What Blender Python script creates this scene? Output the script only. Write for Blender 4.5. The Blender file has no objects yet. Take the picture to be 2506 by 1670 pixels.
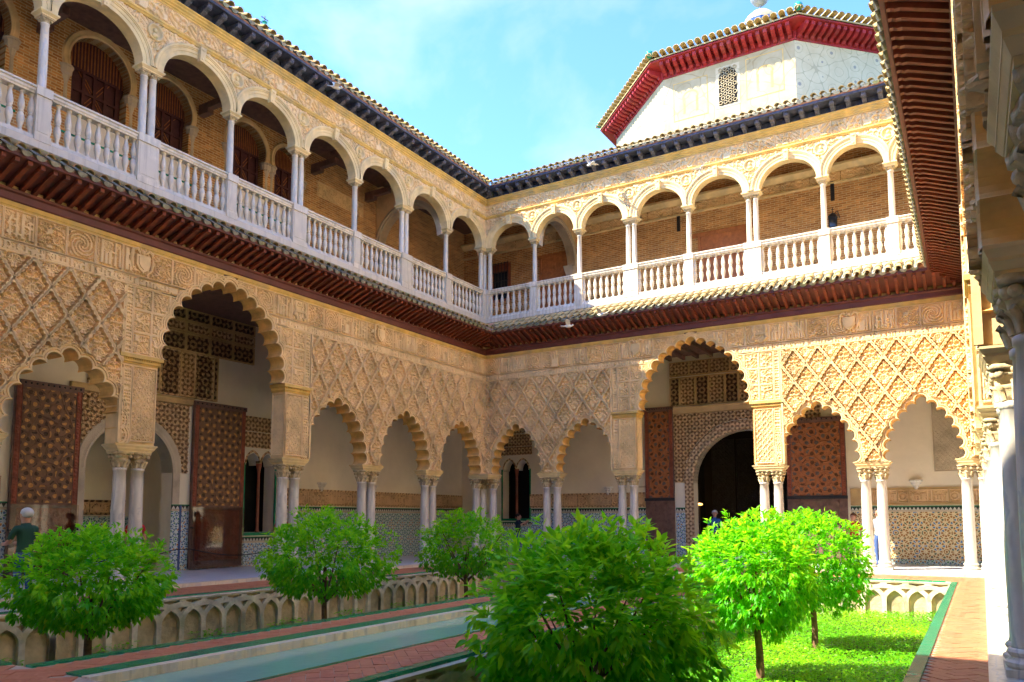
import bpy, bmesh, math, random
import numpy as np
from mathutils import Vector, Matrix, Euler
random.seed(7); RS=np.random.RandomState(11)
S=bpy.context.scene; COL=S.collection
PI=math.pi; rad=math.radians

# ------------------------------------------------------------------ camera, sky, sun, exposure
cam=bpy.data.cameras.new('camera'); camo=bpy.data.objects.new('camera',cam); COL.objects.link(camo)
cam.sensor_fit='HORIZONTAL'; cam.sensor_width=36; cam.lens=1892/2506*36; cam.shift_y=(1091-835)/2506
cam.clip_start=.05; cam.clip_end=2000
camo.location=(16.3,-24.9,1.5); camo.rotation_euler=(rad(90+5.36),0,rad(31.2)); S.camera=camo
SUN=Vector((.74,.61,-1.0)).normalized()
sun=bpy.data.lights.new('sun','SUN'); suno=bpy.data.objects.new('sun',sun); COL.objects.link(suno)
sun.energy=2.65; sun.angle=rad(.53); sun.color=(1,.90,.72); suno.rotation_euler=SUN.to_track_quat('-Z','Y').to_euler()
W_=bpy.data.worlds.new('World'); S.world=W_; W_.use_nodes=True
wt=W_.node_tree; wn=wt.nodes; wl=wt.links; wn.clear()
wo=wn.new('ShaderNodeOutputWorld'); bg=wn.new('ShaderNodeBackground'); sky=wn.new('ShaderNodeTexSky')
sky.sky_type='NISHITA'; sky.sun_disc=False; sky.sun_elevation=math.asin(-SUN.z); sky.sun_rotation=math.atan2(-SUN.x,-SUN.y)
sky.air_density=1.0; sky.dust_density=.2; sky.ozone_density=3.5; sky.altitude=10
bg.inputs[1].default_value=.15
tc=wn.new('ShaderNodeTexCoord'); mp=wn.new('ShaderNodeMapping'); mp.inputs['Scale'].default_value=(1.4,1.4,2.6); mp.inputs['Location'].default_value=(.35,.1,.2)
no=wn.new('ShaderNodeTexNoise'); no.inputs['Scale'].default_value=1.6; no.inputs['Detail'].default_value=9; no.inputs['Roughness'].default_value=.55; no.inputs['Distortion'].default_value=.4
cr=wn.new('ShaderNodeValToRGB'); cr.color_ramp.elements[0].position=.50; cr.color_ramp.elements[1].position=.80; cr.color_ramp.elements[0].color=(0,0,0,1); cr.color_ramp.elements[1].color=(.95,.95,.95,1)
mx=wn.new('ShaderNodeMix'); mx.data_type='RGBA'; mx.inputs['B'].default_value=(1.35,1.42,1.48,1)
wl.new(tc.outputs['Generated'],mp.inputs[0]); wl.new(mp.outputs[0],no.inputs['Vector']); wl.new(no.outputs[0],cr.inputs[0]); wl.new(cr.outputs[0],mx.inputs['Factor'])
tint=wn.new('ShaderNodeMix'); tint.data_type='RGBA'; tint.blend_type='MULTIPLY'; tint.inputs['Factor'].default_value=1; tint.inputs['B'].default_value=(.39,.52,.73,1)   # turquoise clear air
wl.new(sky.outputs[0],tint.inputs['A']); wl.new(tint.outputs['Result'],mx.inputs['A']); wl.new(mx.outputs['Result'],bg.inputs[0]); wl.new(bg.outputs[0],wo.inputs[0])
S.view_settings.view_transform='Standard'; S.view_settings.look='None'; S.view_settings.gamma=1; S.view_settings.exposure=2.72
S.render.engine='CYCLES'
try:
    S.cycles.use_adaptive_sampling=True; S.cycles.adaptive_threshold=.03; S.cycles.max_bounces=9; S.cycles.diffuse_bounces=8; S.cycles.glossy_bounces=3; S.cycles.transmission_bounces=4; S.cycles.transparent_max_bounces=8
except Exception: pass

# ------------------------------------------------------------------ materials (small node language)
class E:
    def __init__(s,nt,sock): s.nt=nt; s.s=sock
    def _m(s,op,o=None,c=None):
        n=s.nt.nodes.new('ShaderNodeMath'); n.operation=op
        for i,x in enumerate((s,o,c)):
            if x is None: continue
            if isinstance(x,E): s.nt.links.new(x.s,n.inputs[i])
            else: n.inputs[i].default_value=x
        return E(s.nt,n.outputs[0])
    def __add__(s,o): return s._m('ADD',o)
    def __sub__(s,o): return s._m('SUBTRACT',o)
    def __mul__(s,o): return s._m('MULTIPLY',o)
    def __truediv__(s,o): return s._m('DIVIDE',o)
    def gt(s,o): return s._m('GREATER_THAN',o)
    def lt(s,o): return s._m('LESS_THAN',o)
    def cos(s): return s._m('COSINE')
    def sin(s): return s._m('SINE')
    def abs(s): return s._m('ABSOLUTE')
    def fract(s): return s._m('FRACT')
    def floor(s): return s._m('FLOOR')
    def max(s,o): return s._m('MAXIMUM',o)
    def min(s,o): return s._m('MINIMUM',o)
class M:
    def __init__(s,name,rough=.8,spec=.3):
        s.m=bpy.data.materials.new(name); s.m.use_nodes=True; s.nt=s.m.node_tree
        s.b=[n for n in s.nt.nodes if n.type=='BSDF_PRINCIPLED'][0]; s.b.inputs['Roughness'].default_value=rough
        s.b.inputs['Specular IOR Level'].default_value=spec
        s.bumps=None
    def node(s,t,**k):
        n=s.nt.nodes.new(t)
        for a,v in k.items(): setattr(n,a,v)
        return n
    def coord(s,kind='Object'):
        if kind=='World': return s.node('ShaderNodeNewGeometry').outputs['Position']
        return s.node('ShaderNodeTexCoord').outputs[kind]
    def xyz(s,kind='Object'):
        n=s.node('ShaderNodeSeparateXYZ'); s.nt.links.new(s.coord(kind),n.inputs[0]); return [E(s.nt,o) for o in n.outputs]
    def noise(s,scale,detail=4,rough=.55,kind='World',dist=0,vec=None):
        n=s.node('ShaderNodeTexNoise'); n.inputs['Scale'].default_value=scale; n.inputs['Detail'].default_value=min(detail,3.5); n.inputs['Roughness'].default_value=rough; n.inputs['Distortion'].default_value=dist
        s.nt.links.new(vec or s.coord(kind),n.inputs['Vector']); return E(s.nt,n.outputs[0])
    def ramp(s,fac,stops):
        n=s.node('ShaderNodeValToRGB'); cr=n.color_ramp
        while len(cr.elements)<len(stops): cr.elements.new(.5)
        for e,(p,c) in zip(cr.elements,stops): e.position=p; e.color=(*c,1) if len(c)==3 else c
        s.nt.links.new(fac.s,n.inputs[0]); return n.outputs[0]
    def mix(s,fac,a,b,blend='MIX'):
        n=s.node('ShaderNodeMix'); n.data_type='RGBA'; n.blend_type=blend
        for k,x in (('Factor',fac),('A',a),('B',b)):
            if isinstance(x,E): s.nt.links.new(x.s,n.inputs[k])
            elif isinstance(x,(int,float)): n.inputs[k].default_value=x
            elif isinstance(x,tuple): n.inputs[k].default_value=(*x,1)
            else: s.nt.links.new(x,n.inputs[k])
        return n.outputs['Result']
    def col(s,x):
        if isinstance(x,tuple): s.b.inputs['Base Color'].default_value=(*x,1)
        else: s.nt.links.new(x,s.b.inputs['Base Color'])
        return s
    def bump(s,h,strength=.4,dist=.01):
        n=s.node('ShaderNodeBump'); n.inputs['Strength'].default_value=strength; n.inputs['Distance'].default_value=dist
        s.nt.links.new(h.s,n.inputs['Height'])
        if s.bumps: s.nt.links.new(s.bumps,n.inputs['Normal'])
        s.bumps=n.outputs[0]; s.nt.links.new(s.bumps,s.b.inputs['Normal']); return s
    def rnd(s): return E(s.nt,s.node('ShaderNodeObjectInfo').outputs['Random'])
def tone(c,k): return tuple(min(1,x*k) for x in c)
def simple(name,c,var=.25,scale=3.,rough=.8,bump=.3,bs=40,bd=.006,spec=.3,rnd=0,dirt=None):
    m=M(name,rough,spec); n=m.noise(scale,6,.6)
    out=m.ramp(n,[(.3,tone(c,1-var)),(.7,tone(c,1+var*.6))])
    if rnd: out=m.mix(m.rnd()*rnd,out,tone(c,.45))
    if dirt: out=m.mix(E(m.nt,m.ramp(m.noise(1.3,8,.65),[(.5,(0,0,0)),(.72,(.8,.8,.8))])),out,dirt)
    m.col(out)
    if bump: m.bump(m.noise(bs,5,.6),bump,bd)
    return m.m
MAT={}
MAT['stucco']=None
def stucco(name,c,fine=90):
    m=M(name,.85,.2); n=m.noise(1.1,8,.65); o=m.ramp(n,[(.28,tone(c,.68)),(.5,c),(.75,tone(c,1.18))])
    g=m.noise(.55,5,.6); o=m.mix(E(m.nt,m.ramp(g,[(.58,(0,0,0)),(.78,(.40,.40,.40))])),o,(.62,.54,.40))
    m.col(o); v=m.node('ShaderNodeTexVoronoi'); v.inputs['Scale'].default_value=fine*.4; m.nt.links.new(m.coord('World'),v.inputs['Vector'])
    m.bump(E(m.nt,v.outputs['Distance']),.5,.012); m.bump(m.noise(fine,4,.6),.4,.008); return m.m
MAT['stucco']=stucco('carved_stucco',(.84,.62,.33)); MAT['stucco_plain']=simple('plain_stucco',(.82,.60,.31),.3,1.4,.85,.35,30,.01)
MAT['ochre']=simple('ochre_moulding',(.76,.50,.14),.28,2.2,.75,.3,50,.006,dirt=(.45,.36,.2))
MAT['cream_arch']=simple('cream_archivolt',(.82,.63,.31),.25,1.8,.75,.25,40,.006,dirt=(.5,.42,.28))
MAT['soffit_pink']=simple('arch_soffit',(.55,.36,.22),.25,2,.8,.2)
MAT['scoop']=simple('bounce_tinted_scoop',(.78,.48,.16),.3,2.5,.8,.3,30,.01)  # warm bounce light inside the arch scoops is put into this orange colour
MAT['plaster']=simple('gallery_plaster',(.86,.79,.64),.1,.8,.9,.35,7,.02)
MAT['stone']=simple('dado_stone',(.74,.66,.48),.35,3,.9,.5,22,.02,dirt=(.30,.30,.17))
MAT['stone_wall']=simple('garden_masonry',(.62,.48,.28),.35,2.2,.95,.7,14,.03,dirt=(.17,.16,.09))
MAT['rafter']=simple('red_brown_timber',(.24,.055,.026),.35,5,.5,.3,60,.004,.4,rnd=.6)
MAT['rafter_end']=simple('weathered_rafter_end',(.42,.33,.27),.3,9,.8,.3)
MAT['beam']=simple('painted_timber_beam',(.15,.042,.032),.25,3,.45,.2,60,.004,.4)
MAT['wood']=simple('stained_wood',(.30,.085,.045),.3,6,.5,.3,50,.004,.4)
MAT['wood_dark']=simple('dark_wood',(.18,.10,.075),.35,6,.55,.3,50,.004,.4)
MAT['shutter']=simple('purple_brown_shutter_paint',(.095,.035,.042),.3,6,.5,.3,50,.004,.4)
MAT['wood_orange']=simple('oiled_door_wood',(.45,.17,.06),.3,7,.45,.3,50,.004,.4)
MAT['corbel']=simple('blue_grey_paint',(.075,.09,.165),.45,9,.6,.4,45,.006,.4,dirt=(.03,.035,.06))
MAT['corbel_carved']=simple('carved_blue_grey_paint',(.12,.13,.19),.55,22,.6,.8,60,.012,.4)
MAT['tile']=None
def tilemat(name,c,moss):
    m=M(name,.9,.2); o=m.ramp(m.noise(4,6,.6),[(.3,tone(c,.6)),(.7,tone(c,1.2))]); o=m.mix(m.rnd()*.6,o,(.50,.36,.16))
    o=m.mix(E(m.nt,m.ramp(m.noise(7,6,.65),[(.5,(0,0,0)),(.62,(.85,.85,.85))])),o,moss); m.col(o); m.bump(m.noise(60,4),.5,.008); return m.m
MAT['tile']=tilemat('barrel_tile',(.48,.30,.14),(.36,.34,.10)); MAT['tile2']=tilemat('sun_bleached_barrel_tile',(.52,.40,.21),(.42,.36,.16))
MAT['mortar']=simple('mortar',(.36,.34,.26),.4,9,.95,.6,30,.02,dirt=(.25,.27,.08))
MAT['pinkmortar']=simple('terracotta_fill',(.50,.27,.18),.35,6,.95,.5,40,.02)
def marble(name,c,vein,dirt=.25):
    m=M(name,.38,.45); w=m.node('ShaderNodeTexWave'); w.inputs['Scale'].default_value=2.2; w.inputs['Distortion'].default_value=5; w.inputs['Detail'].default_value=5; m.nt.links.new(m.coord('World'),w.inputs['Vector'])
    o=m.ramp(E(m.nt,w.outputs['Fac']),[(0,tone(c,.82)),(.5,c),(.93,tone(c,1.05)),(1,vein)])
    o=m.mix(E(m.nt,m.ramp(m.noise(2.2,7,.65),[(.48,(0,0,0)),(.75,(.6,.6,.6))])),o,tone(c,.62)); mpn=m.node('ShaderNodeMapping'); mpn.inputs['Scale'].default_value=(9,9,.9); m.nt.links.new(m.coord('World'),mpn.inputs[0])
    if dirt: o=m.mix(E(m.nt,m.ramp(m.noise(1,4,.6,vec=mpn.outputs[0]),[(.52,(0,0,0)),(.72,(.75,.75,.75))])),o,tone(c,.50))
    m.col(m.mix(m.rnd()*.45,o,tone(c,.66))); m.bump(m.noise(25,4),.15,.006); return m.m
MAT['marble']=marble('column_marble',(.74,.69,.59),(.58,.56,.54)); MAT['marble_white']=marble('white_marble',(.80,.71,.55),(.68,.65,.6)); MAT['marble_floor']=marble('floor_marble',(.70,.71,.74),(.52,.53,.57),0)
MAT['capital']=simple('carved_capital_stone',(.60,.48,.28),.35,9,.8,.5,60,.01)
def brickmat():
    m=M('gallery_brick',.9,.2); x,y,z=m.xyz('Object'); cb=m.node('ShaderNodeCombineXYZ'); m.nt.links.new(x.s,cb.inputs[0]); m.nt.links.new(z.s,cb.inputs[1])
    b=m.node('ShaderNodeTexBrick'); b.inputs['Scale'].default_value=1; b.inputs['Brick Width'].default_value=.27; b.inputs['Row Height'].default_value=.078; b.inputs['Mortar Size'].default_value=.013; b.inputs['Mortar Smooth'].default_value=.3; b.inputs['Bias'].default_value=0
    b.inputs['Color1'].default_value=(.74,.40,.15,1); b.inputs['Color2'].default_value=(.46,.20,.065,1); b.inputs['Mortar'].default_value=(.74,.58,.34,1)
    m.nt.links.new(cb.outputs[0],b.inputs['Vector']); o=m.mix(.55,b.outputs[0],m.ramp(m.noise(2.5,7,.65),[(.3,(.5,.5,.5)),(.7,(1.15,1.1,1.0))]),'MULTIPLY'); m.col(o)
    m.bump(E(m.nt,b.outputs[1])*-1,.7,.015); m.bump(m.noise(30,4),.4,.01); return m.m
MAT['brick']=brickmat()
def quasi(m,p,kind='Object',axes=(0,2)):
    c=m.xyz(kind); u,v=c[axes[0]],c[axes[1]]; k=2*PI/p
    t=(u*k).cos()+(v*k).cos()+((u+v)*(k*.70711)).cos()+((u-v)*(k*.70711)).cos(); return t,u,v
def zellige(name,base,cols,p=.105):
    m=M(name,.28,.5); t,u,v=quasi(m,p)
    wn_=m.node('ShaderNodeTexVoronoi'); wn_.inputs['Scale'].default_value=2.4; 
    m.nt.links.new(m.coord('Object'),wn_.inputs['Vector']); sel=m.ramp(E(m.nt,m.node('ShaderNodeSeparateColor').outputs[0]),[(0,cols[0])]) if 0 else None
    big=(u*(2*PI/.62)).cos()+(v*(2*PI/.62)).cos()+((u+v)*(2*PI/.44)).cos()
    ca=m.mix(big.gt(.7),cols[0],cols[1]); ca=m.mix(big.lt(-.9),ca,cols[2])
    o=m.mix(t.gt(1.15),base,ca); o=m.mix(t.lt(-1.25),o,cols[3]); o=m.mix((t.gt(-.35)*t.lt(.0)),o,tone(base,.75))
    m.col(o); return m.m
MAT['zellige_blue']=zellige('blue_white_zellige',(.56,.68,.72),[(.05,.14,.22),(.40,.18,.04),(.05,.22,.13),(.06,.16,.36)])
MAT['zellige_warm']=zellige('multicolour_zellige',(.72,.60,.36),[(.10,.13,.08),(.10,.22,.45),(.34,.15,.03),(.30,.13,.03)],.12)
MAT['zellige_grey']=zellige('grey_green_zellige',(.54,.64,.58),[(.05,.16,.12),(.44,.20,.05),(.05,.24,.12),(.08,.16,.26)],.11)
MAT['green']=simple('green_glazed_tile',(.03,.28,.13),.35,6,.25,.1,30,.003,.5,rnd=.4)
MAT['green_lit']=MAT['green']
MAT['white_tile']=simple('white_glazed_tile',(.62,.62,.55),.1,6,.3,0)
MAT['black_tile']=simple('black_glazed_tile',(.03,.045,.035),.2,6,.3,0)
MAT['blue_tile']=simple('blue_glazed_tile',(.05,.10,.28),.2,6,.3,0)
MAT['brown_stucco']=stucco('brown_carved_stucco',(.55,.36,.19)); MAT['dark_stucco']=stucco('dark_carved_wood',(.32,.21,.13)); MAT['gold_stucco']=stucco('gilded_carved_band',(.60,.42,.2))
def carved2(name,a,b_,p):
    m=M(name,.75,.25); t,u,v=quasi(m,p); o=m.mix(t.gt(.35),a,b_); o=m.mix(t.lt(-1.3),o,tone(a,.5)); m.col(m.mix(.5,o,m.ramp(m.noise(5,4),[(.3,(.55,.55,.55)),(.7,(1.15,1.15,1.15))]),'MULTIPLY')); m.bump(m.noise(60,4),.5,.01); return m.m
MAT['dark_stucco']=carved2('dark_carved_woodwork',(.17,.10,.06),(.50,.33,.17),.15); MAT['brown_stucco']=carved2('brown_carved_plaster',(.42,.27,.14),(.72,.52,.29),.13)
MAT['inscription']=stucco('inscription_stucco',(.66,.46,.26))
MAT['grey_stucco']=stucco('grey_carved_stucco',(.56,.48,.36))
def doormat(name,base,gold,p):
    m=M(name,.55,.4); t,u,v=quasi(m,p); o=m.mix(t.gt(1.5),base,gold); o=m.mix(t.lt(-1.6),o,tone(base,.35)); o=m.mix(.5,o,m.ramp(m.noise(8,5),[(.3,(.45,.45,.45)),(.7,(1.2,1.2,1.2))]),'MULTIPLY'); m.col(o); m.bump(m.noise(70,4),.3,.005); return m.m
MAT['door_inlay']=doormat('inlaid_door_wood',(.22,.12,.065),(.62,.32,.09),.20); MAT['door_red']=doormat('red_lattice_door_wood',(.40,.15,.055),(.16,.12,.10),.26)
MAT['paver']=None
m=M('terracotta_paver',.6,.35); o=m.ramp(m.noise(7,6,.65,dist=1),[(.3,(.42,.125,.06)),(.55,(.53,.18,.09)),(.75,(.60,.28,.17))]); m.col(m.mix(m.rnd()*.55,o,(.56,.24,.10))); m.bump(m.noise(35,4),.25,.005); MAT['paver']=m.m
MAT['grout']=simple('pale_grout',(.50,.42,.32),.2,8,.9,.3)
m=M('pool_water',.04,.5); m.col((.28,.58,.46)); m.b.inputs['IOR'].default_value=1.40; m.b.inputs['Transmission Weight'].default_value=.15; m.bump(m.noise(4,4,.6,dist=.8),.10,.03); m.bump(m.noise(22,3,.5),.05,.01); MAT['water']=m.m
MAT['pool_floor']=simple('pool_lining',(.42,.66,.56),.25,2,.6,.2)
def leafmat(name,a,b,c,tr=.35):
    m=M(name,.42,.4); at=m.node('ShaderNodeAttribute',attribute_name='var'); m.col(m.mix(m.noise(6,3)*.35,m.ramp(E(m.nt,at.outputs['Fac']),[(.0,a),(.55,b),(.93,c),(1,(.42,.36,.03))]),a))
    td=m.node('ShaderNodeBsdfTranslucent'); m.nt.links.new(m.ramp(E(m.nt,at.outputs['Fac']),[(0,tone(b,1.2)),(1,tone(c,1.5))]),td.inputs[0]); ms=m.node('ShaderNodeMixShader'); ms.inputs[0].default_value=tr
    o=[n for n in m.nt.nodes if n.type=='OUTPUT_MATERIAL'][0]; m.nt.links.new(m.b.outputs[0],ms.inputs[1]); m.nt.links.new(td.outputs[0],ms.inputs[2]); m.nt.links.new(ms.outputs[0],o.inputs[0]); return m.m
MAT['leaf']=leafmat('orange_tree_leaf',(.045,.30,.005),(.12,.58,.008),(.42,.78,.012),.58); MAT['lawn']=leafmat('ground_cover_leaf',(.07,.34,.008),(.19,.56,.010),(.40,.72,.015))
MAT['soil']=simple('garden_soil',(.05,.09,.02),.4,9,.95,.6,20,.03)
MAT['bark']=simple('orange_tree_bark',(.17,.095,.05),.4,14,.9,.6,40,.015)
MAT['tower']=None
m=M('painted_tower_plaster',.85,.2); x,y,z=m.xyz('Object'); t,u,v=quasi(m,.9); o=m.ramp(m.noise(1.2,7,.65),[(.3,(.42,.34,.19)),(.7,(.54,.46,.30))]); o=m.mix((t.abs().lt(.16))*.45,o,(.30,.20,.08)); m.col(o); m.bump(m.noise(20,4),.2,.01); MAT['tower']=m.m
m=M('strapwork_tower_plaster',.85,.2); t,u,v=quasi(m,.52); o=m.ramp(m.noise(1.2,7,.65),[(.3,(.58,.48,.30)),(.7,(.70,.60,.40))]); o=m.mix((t.abs().lt(.22))*.6,o,(.38,.32,.2)); o=m.mix((t.gt(3.1))*.7,o,(.2,.2,.22)); m.col(o); MAT['tower2']=m.m
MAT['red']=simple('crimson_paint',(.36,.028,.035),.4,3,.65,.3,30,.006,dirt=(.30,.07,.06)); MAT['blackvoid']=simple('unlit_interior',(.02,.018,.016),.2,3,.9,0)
MAT['ebony']=simple('dark_carved_screen',(.045,.047,.05),.3,5,.7,.3)
MAT['iron']=simple('black_iron',(.03,.03,.035),.2,8,.5,.1)
m=M('protective_glass',.03,.5); m.col((.80,.72,.62)); m.b.inputs['Transmission Weight'].default_value=1; m.b.inputs['IOR'].default_value=1.5; MAT['glass']=m.m
m=M('dark_window_glass',.06,.5); m.col((.03,.035,.05)); MAT['darkglass']=m.m
MAT['white']=simple('white_stucco_bracket',(.72,.70,.64),.1,5,.8,.2); MAT['green_glaze']=simple('turquoise_glaze',(.03,.30,.24),.25,6,.2,0); MAT['lead']=simple('grey_lead',(.30,.33,.38),.25,6,.4,.1)
def plain(n,c,r=.8): m=M(n,r,.3); m.col(c); return m.m
MAT['skin']=plain('skin',(.50,.27,.19),.6); MAT['hair_white']=plain('white_hair',(.62,.62,.62)); MAT['hair_dark']=plain('dark_hair',(.03,.02,.015)); MAT['hair_red']=plain('auburn_hair',(.22,.07,.03))
MAT['cloth_green']=plain('dark_green_cloth',(.02,.075,.05)); MAT['cloth_blue']=plain('blue_cloth',(.05,.15,.40)); MAT['cloth_grey']=plain('light_grey_cloth',(.50,.50,.52)); MAT['cloth_red']=plain('red_cloth',(.50,.03,.03)); MAT['cloth_dark']=plain('dark_cloth',(.02,.025,.04)); MAT['denim']=plain('denim',(.06,.11,.28)); MAT['khaki']=plain('khaki_cloth',(.32,.25,.15))
m=M('lamp_glow',.5); m.b.inputs['Emission Color'].default_value=(1,.42,.08,1); m.b.inputs['Emission Strength'].default_value=.5; MAT['glow']=m.m
MAT['orange']=simple('orange_peel',(.70,.22,.02),.1,20,.4,.2)

# ------------------------------------------------------------------ mesh helpers
MIT=(0,0,0,0)   # mitre of sweeps at the two ends of the wing being built
class MB:
    def __init__(s): s.v=[]; s.f=[]
    def add(s,v,f):
        n=len(s.v); s.v+= [tuple(map(float,p)) for p in v]; s.f+=[tuple(n+i for i in q) for q in f]; return s
    def box(s,x0,x1,y0,y1,z0,z1):
        return s.add([(x,y,z) for x in (x0,x1) for y in (y0,y1) for z in (z0,z1)],[(0,1,3,2),(4,6,7,5),(0,4,5,1),(2,3,7,6),(0,2,6,4),(1,5,7,3)])
    def frus(s,x0,x1,y0,y1,z0,a0,a1,b0,b1,z1):
        return s.add([(x0,y0,z0),(x1,y0,z0),(x1,y1,z0),(x0,y1,z0),(a0,b0,z1),(a1,b0,z1),(a1,b1,z1),(a0,b1,z1)],[(3,2,1,0),(4,5,6,7),(0,1,5,4),(1,2,6,5),(2,3,7,6),(3,0,4,7)])
    def extr(s,prof,s0,s1):      # closed profile in (t,z), swept along s
        m0,m1,lo,hi=MIT; m0=m0 if abs(s0-lo)<1e-6 else 0; m1=m1 if abs(s1-hi)<1e-6 else 0
        n=len(prof); v=[(s0+m0*t,t,z) for t,z in prof]+[(s1+m1*t,t,z) for t,z in prof]
        f=[(i,(i+1)%n,n+(i+1)%n,n+i) for i in range(n)]+[tuple(range(n-1,-1,-1)),tuple(range(n,2*n))]; return s.add(v,f)
    def prismy(s,poly,t0,t1):    # polygon in (s,z), thick along t
        n=len(poly); v=[(a,t0,b) for a,b in poly]+[(a,t1,b) for a,b in poly]
        return s.add(v,[tuple(range(n)),tuple(range(2*n-1,n-1,-1))]+[(i,n+i,n+(i+1)%n,(i+1)%n) for i in range(n)])
    def lathe(s,prof,n=16,c=(0,0,0),mod=None,cap=True,a0=0,a1=2*PI):
        full=abs(a1-a0-2*PI)<1e-6; k=n if full else n+1; v=[]
        for r,z in prof:
            for i in range(k):
                a=a0+(a1-a0)*i/n; rr=r*(mod(a,z) if mod else 1); v.append((c[0]+rr*math.cos(a),c[1]+rr*math.sin(a),c[2]+z))
        f=[]
        for j in range(len(prof)-1):
            for i in range(n):
                i2=(i+1)%k; f.append((j*k+i,j*k+i2,(j+1)*k+i2,(j+1)*k+i))
        if cap: f.append(tuple(range(k-1,-1,-1))); f.append(tuple((len(prof)-1)*k+i for i in range(k)))
        return s.add(v,f)
    def tube(s,pts,r,n=8):
        pts=[Vector(p) for p in pts]; rs=r if isinstance(r,(list,tuple)) else [r]*len(pts); rings=[]
        for i,p in enumerate(pts):
            d=(pts[min(i+1,len(pts)-1)]-pts[max(i-1,0)]).normalized(); a=Vector((0,0,1)) if abs(d.z)<.9 else Vector((1,0,0))
            x=d.cross(a).normalized(); y=d.cross(x); rings.append([p+(x*math.cos(2*PI*k/n)+y*math.sin(2*PI*k/n))*rs[i] for k in range(n)])
        v=[q for g in rings for q in g]; f=[(j*n+k,j*n+(k+1)%n,(j+1)*n+(k+1)%n,(j+1)*n+k) for j in range(len(pts)-1) for k in range(n)]
        f+= [tuple(range(n)),tuple((len(pts)-1)*n+k for k in range(n-1,-1,-1))]; return s.add(v,f)
    def ball(s,c,r,n=8,m=6,sc=(1,1,1)):
        v=[(c[0],c[1],c[2]-r*sc[2])]
        for j in range(1,m):
            a=-PI/2+PI*j/m
            for i in range(n): b=2*PI*i/n; v.append((c[0]+r*sc[0]*math.cos(a)*math.cos(b),c[1]+r*sc[1]*math.cos(a)*math.sin(b),c[2]+r*sc[2]*math.sin(a)))
        v.append((c[0],c[1],c[2]+r*sc[2])); L=len(v)-1; f=[(0,1+(i+1)%n,1+i) for i in range(n)]
        for j in range(m-2):
            for i in range(n): f.append((1+j*n+i,1+j*n+(i+1)%n,1+(j+1)*n+(i+1)%n,1+(j+1)*n+i))
        f+=[(L,1+(m-2)*n+i,1+(m-2)*n+(i+1)%n) for i in range(n)]; return s.add(v,f)
    def loft(s,rings,closed=False):
        n=len(rings[0]); v=[p for r in rings for p in r]; f=[]
        for j in range(len(rings)-1):
            for i in range(n if closed else n-1): f.append((j*n+i,j*n+(i+1)%n,(j+1)*n+(i+1)%n,(j+1)*n+i))
        return s.add(v,f)
    def mesh(s,name,mat,smooth=False):
        me=bpy.data.meshes.new(name); me.from_pydata(s.v,[],s.f); me.materials.append(MAT[mat] if isinstance(mat,str) else mat)
        if smooth: me.polygons.foreach_set('use_smooth',[True]*len(me.polygons))
        me.validate(); me.update(); return me
def ob(name,me,parent=None,loc=(0,0,0),rot=(0,0,0),sc=None):
    o=bpy.data.objects.new(name,me); COL.objects.link(o); o.location=loc; o.rotation_euler=rot
    if sc: o.scale=sc
    if parent: o.parent=parent
    return o
def part(name,mb,mat,parent,smooth=False,**k): return ob(name,mb.mesh(name,mat,smooth),parent,**k)
def tag(o,label=None,cat=None,group=None,kind=None):
    for k,v in (('label',label),('category',cat),('group',group),('kind',kind)):
        if v: o[k]=v
    return o
def thing(name,label,cat,loc=(0,0,0),rz=0,group=None):
    o=bpy.data.objects.new(name,None); COL.objects.link(o); o.location=loc; o.rotation_euler=(0,0,rz); o.empty_display_size=.2; return tag(o,label,cat,group)
def gridmesh(name,us,vs,H,t0,mat,keep=None,smooth=False):
    us=np.asarray(us); vs=np.asarray(vs); nu,nv=len(us),len(vs); U,V=np.meshgrid(us,vs,indexing='ij')
    co=np.stack([U,t0+H,V],-1).reshape(-1,3); i,j=np.meshgrid(np.arange(nu-1),np.arange(nv-1),indexing='ij'); a=(i*nv+j)
    q=np.stack([a,a+1,a+nv+1,a+nv],-1).reshape(-1,4)
    if keep is not None:
        cu=(U[:-1,:-1]+U[1:,1:])/2; cv=(V[:-1,:-1]+V[1:,1:])/2; q=q[keep(cu,cv).reshape(-1)]
        if len(q)==0: return None
        used=np.unique(q); mp_=np.zeros(len(co),int); mp_[used]=np.arange(len(used)); q=mp_[q]; co=co[used]
    me=bpy.data.meshes.new(name); me.from_pydata(co.tolist(),[],q.tolist()); me.materials.append(MAT[mat])
    if smooth: me.polygons.foreach_set('use_smooth',[True]*len(me.polygons))
    me.update(); return me
# ------------------------------------------------------------------ carved relief fields (heights 0..1)
def arab(u,v,p=.20,ph=0.):
    k=2*PI/p; a=np.sin(k*u+1.9*np.sin(.5*k*v+ph)); b=np.sin(k*v+1.9*np.sin(.5*k*u+ph*1.3)); return np.clip(1.5*np.exp(-((a-b)**2)/.22)+.6*np.exp(-((a+b)**2)/.10)*.7,0,1)
def frame(u,v,w,h,b=.03): d=np.minimum(np.minimum(u,w-u),np.minimum(v,h-v)); return (d<b)*1.
def kufic(u,v,w,h,seed):
    r=np.random.RandomState(seed); H=.45*arab(u,v,.15,seed)
    x=.06
    while x<w-.05:
        wd=r.uniform(.022,.04); top=r.choice([.55,.75,.92])*h; H=np.where((abs(u-x)<wd)&(v>.1*h)&(v<top),1,H)
        if r.rand()<.55:
            y=r.uniform(.15,.6)*h; L=r.uniform(.05,.14); H=np.where((u>x)&(u<x+L)&(abs(v-y)<.024),1,H)
        if r.rand()<.35:
            cy=r.uniform(.3,.7)*h; R=r.uniform(.05,.09); d=np.hypot(u-x-R,v-cy); H=np.where(abs(d-R)<.022,1,H)
        x+=r.uniform(.07,.13)
    return H
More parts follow.
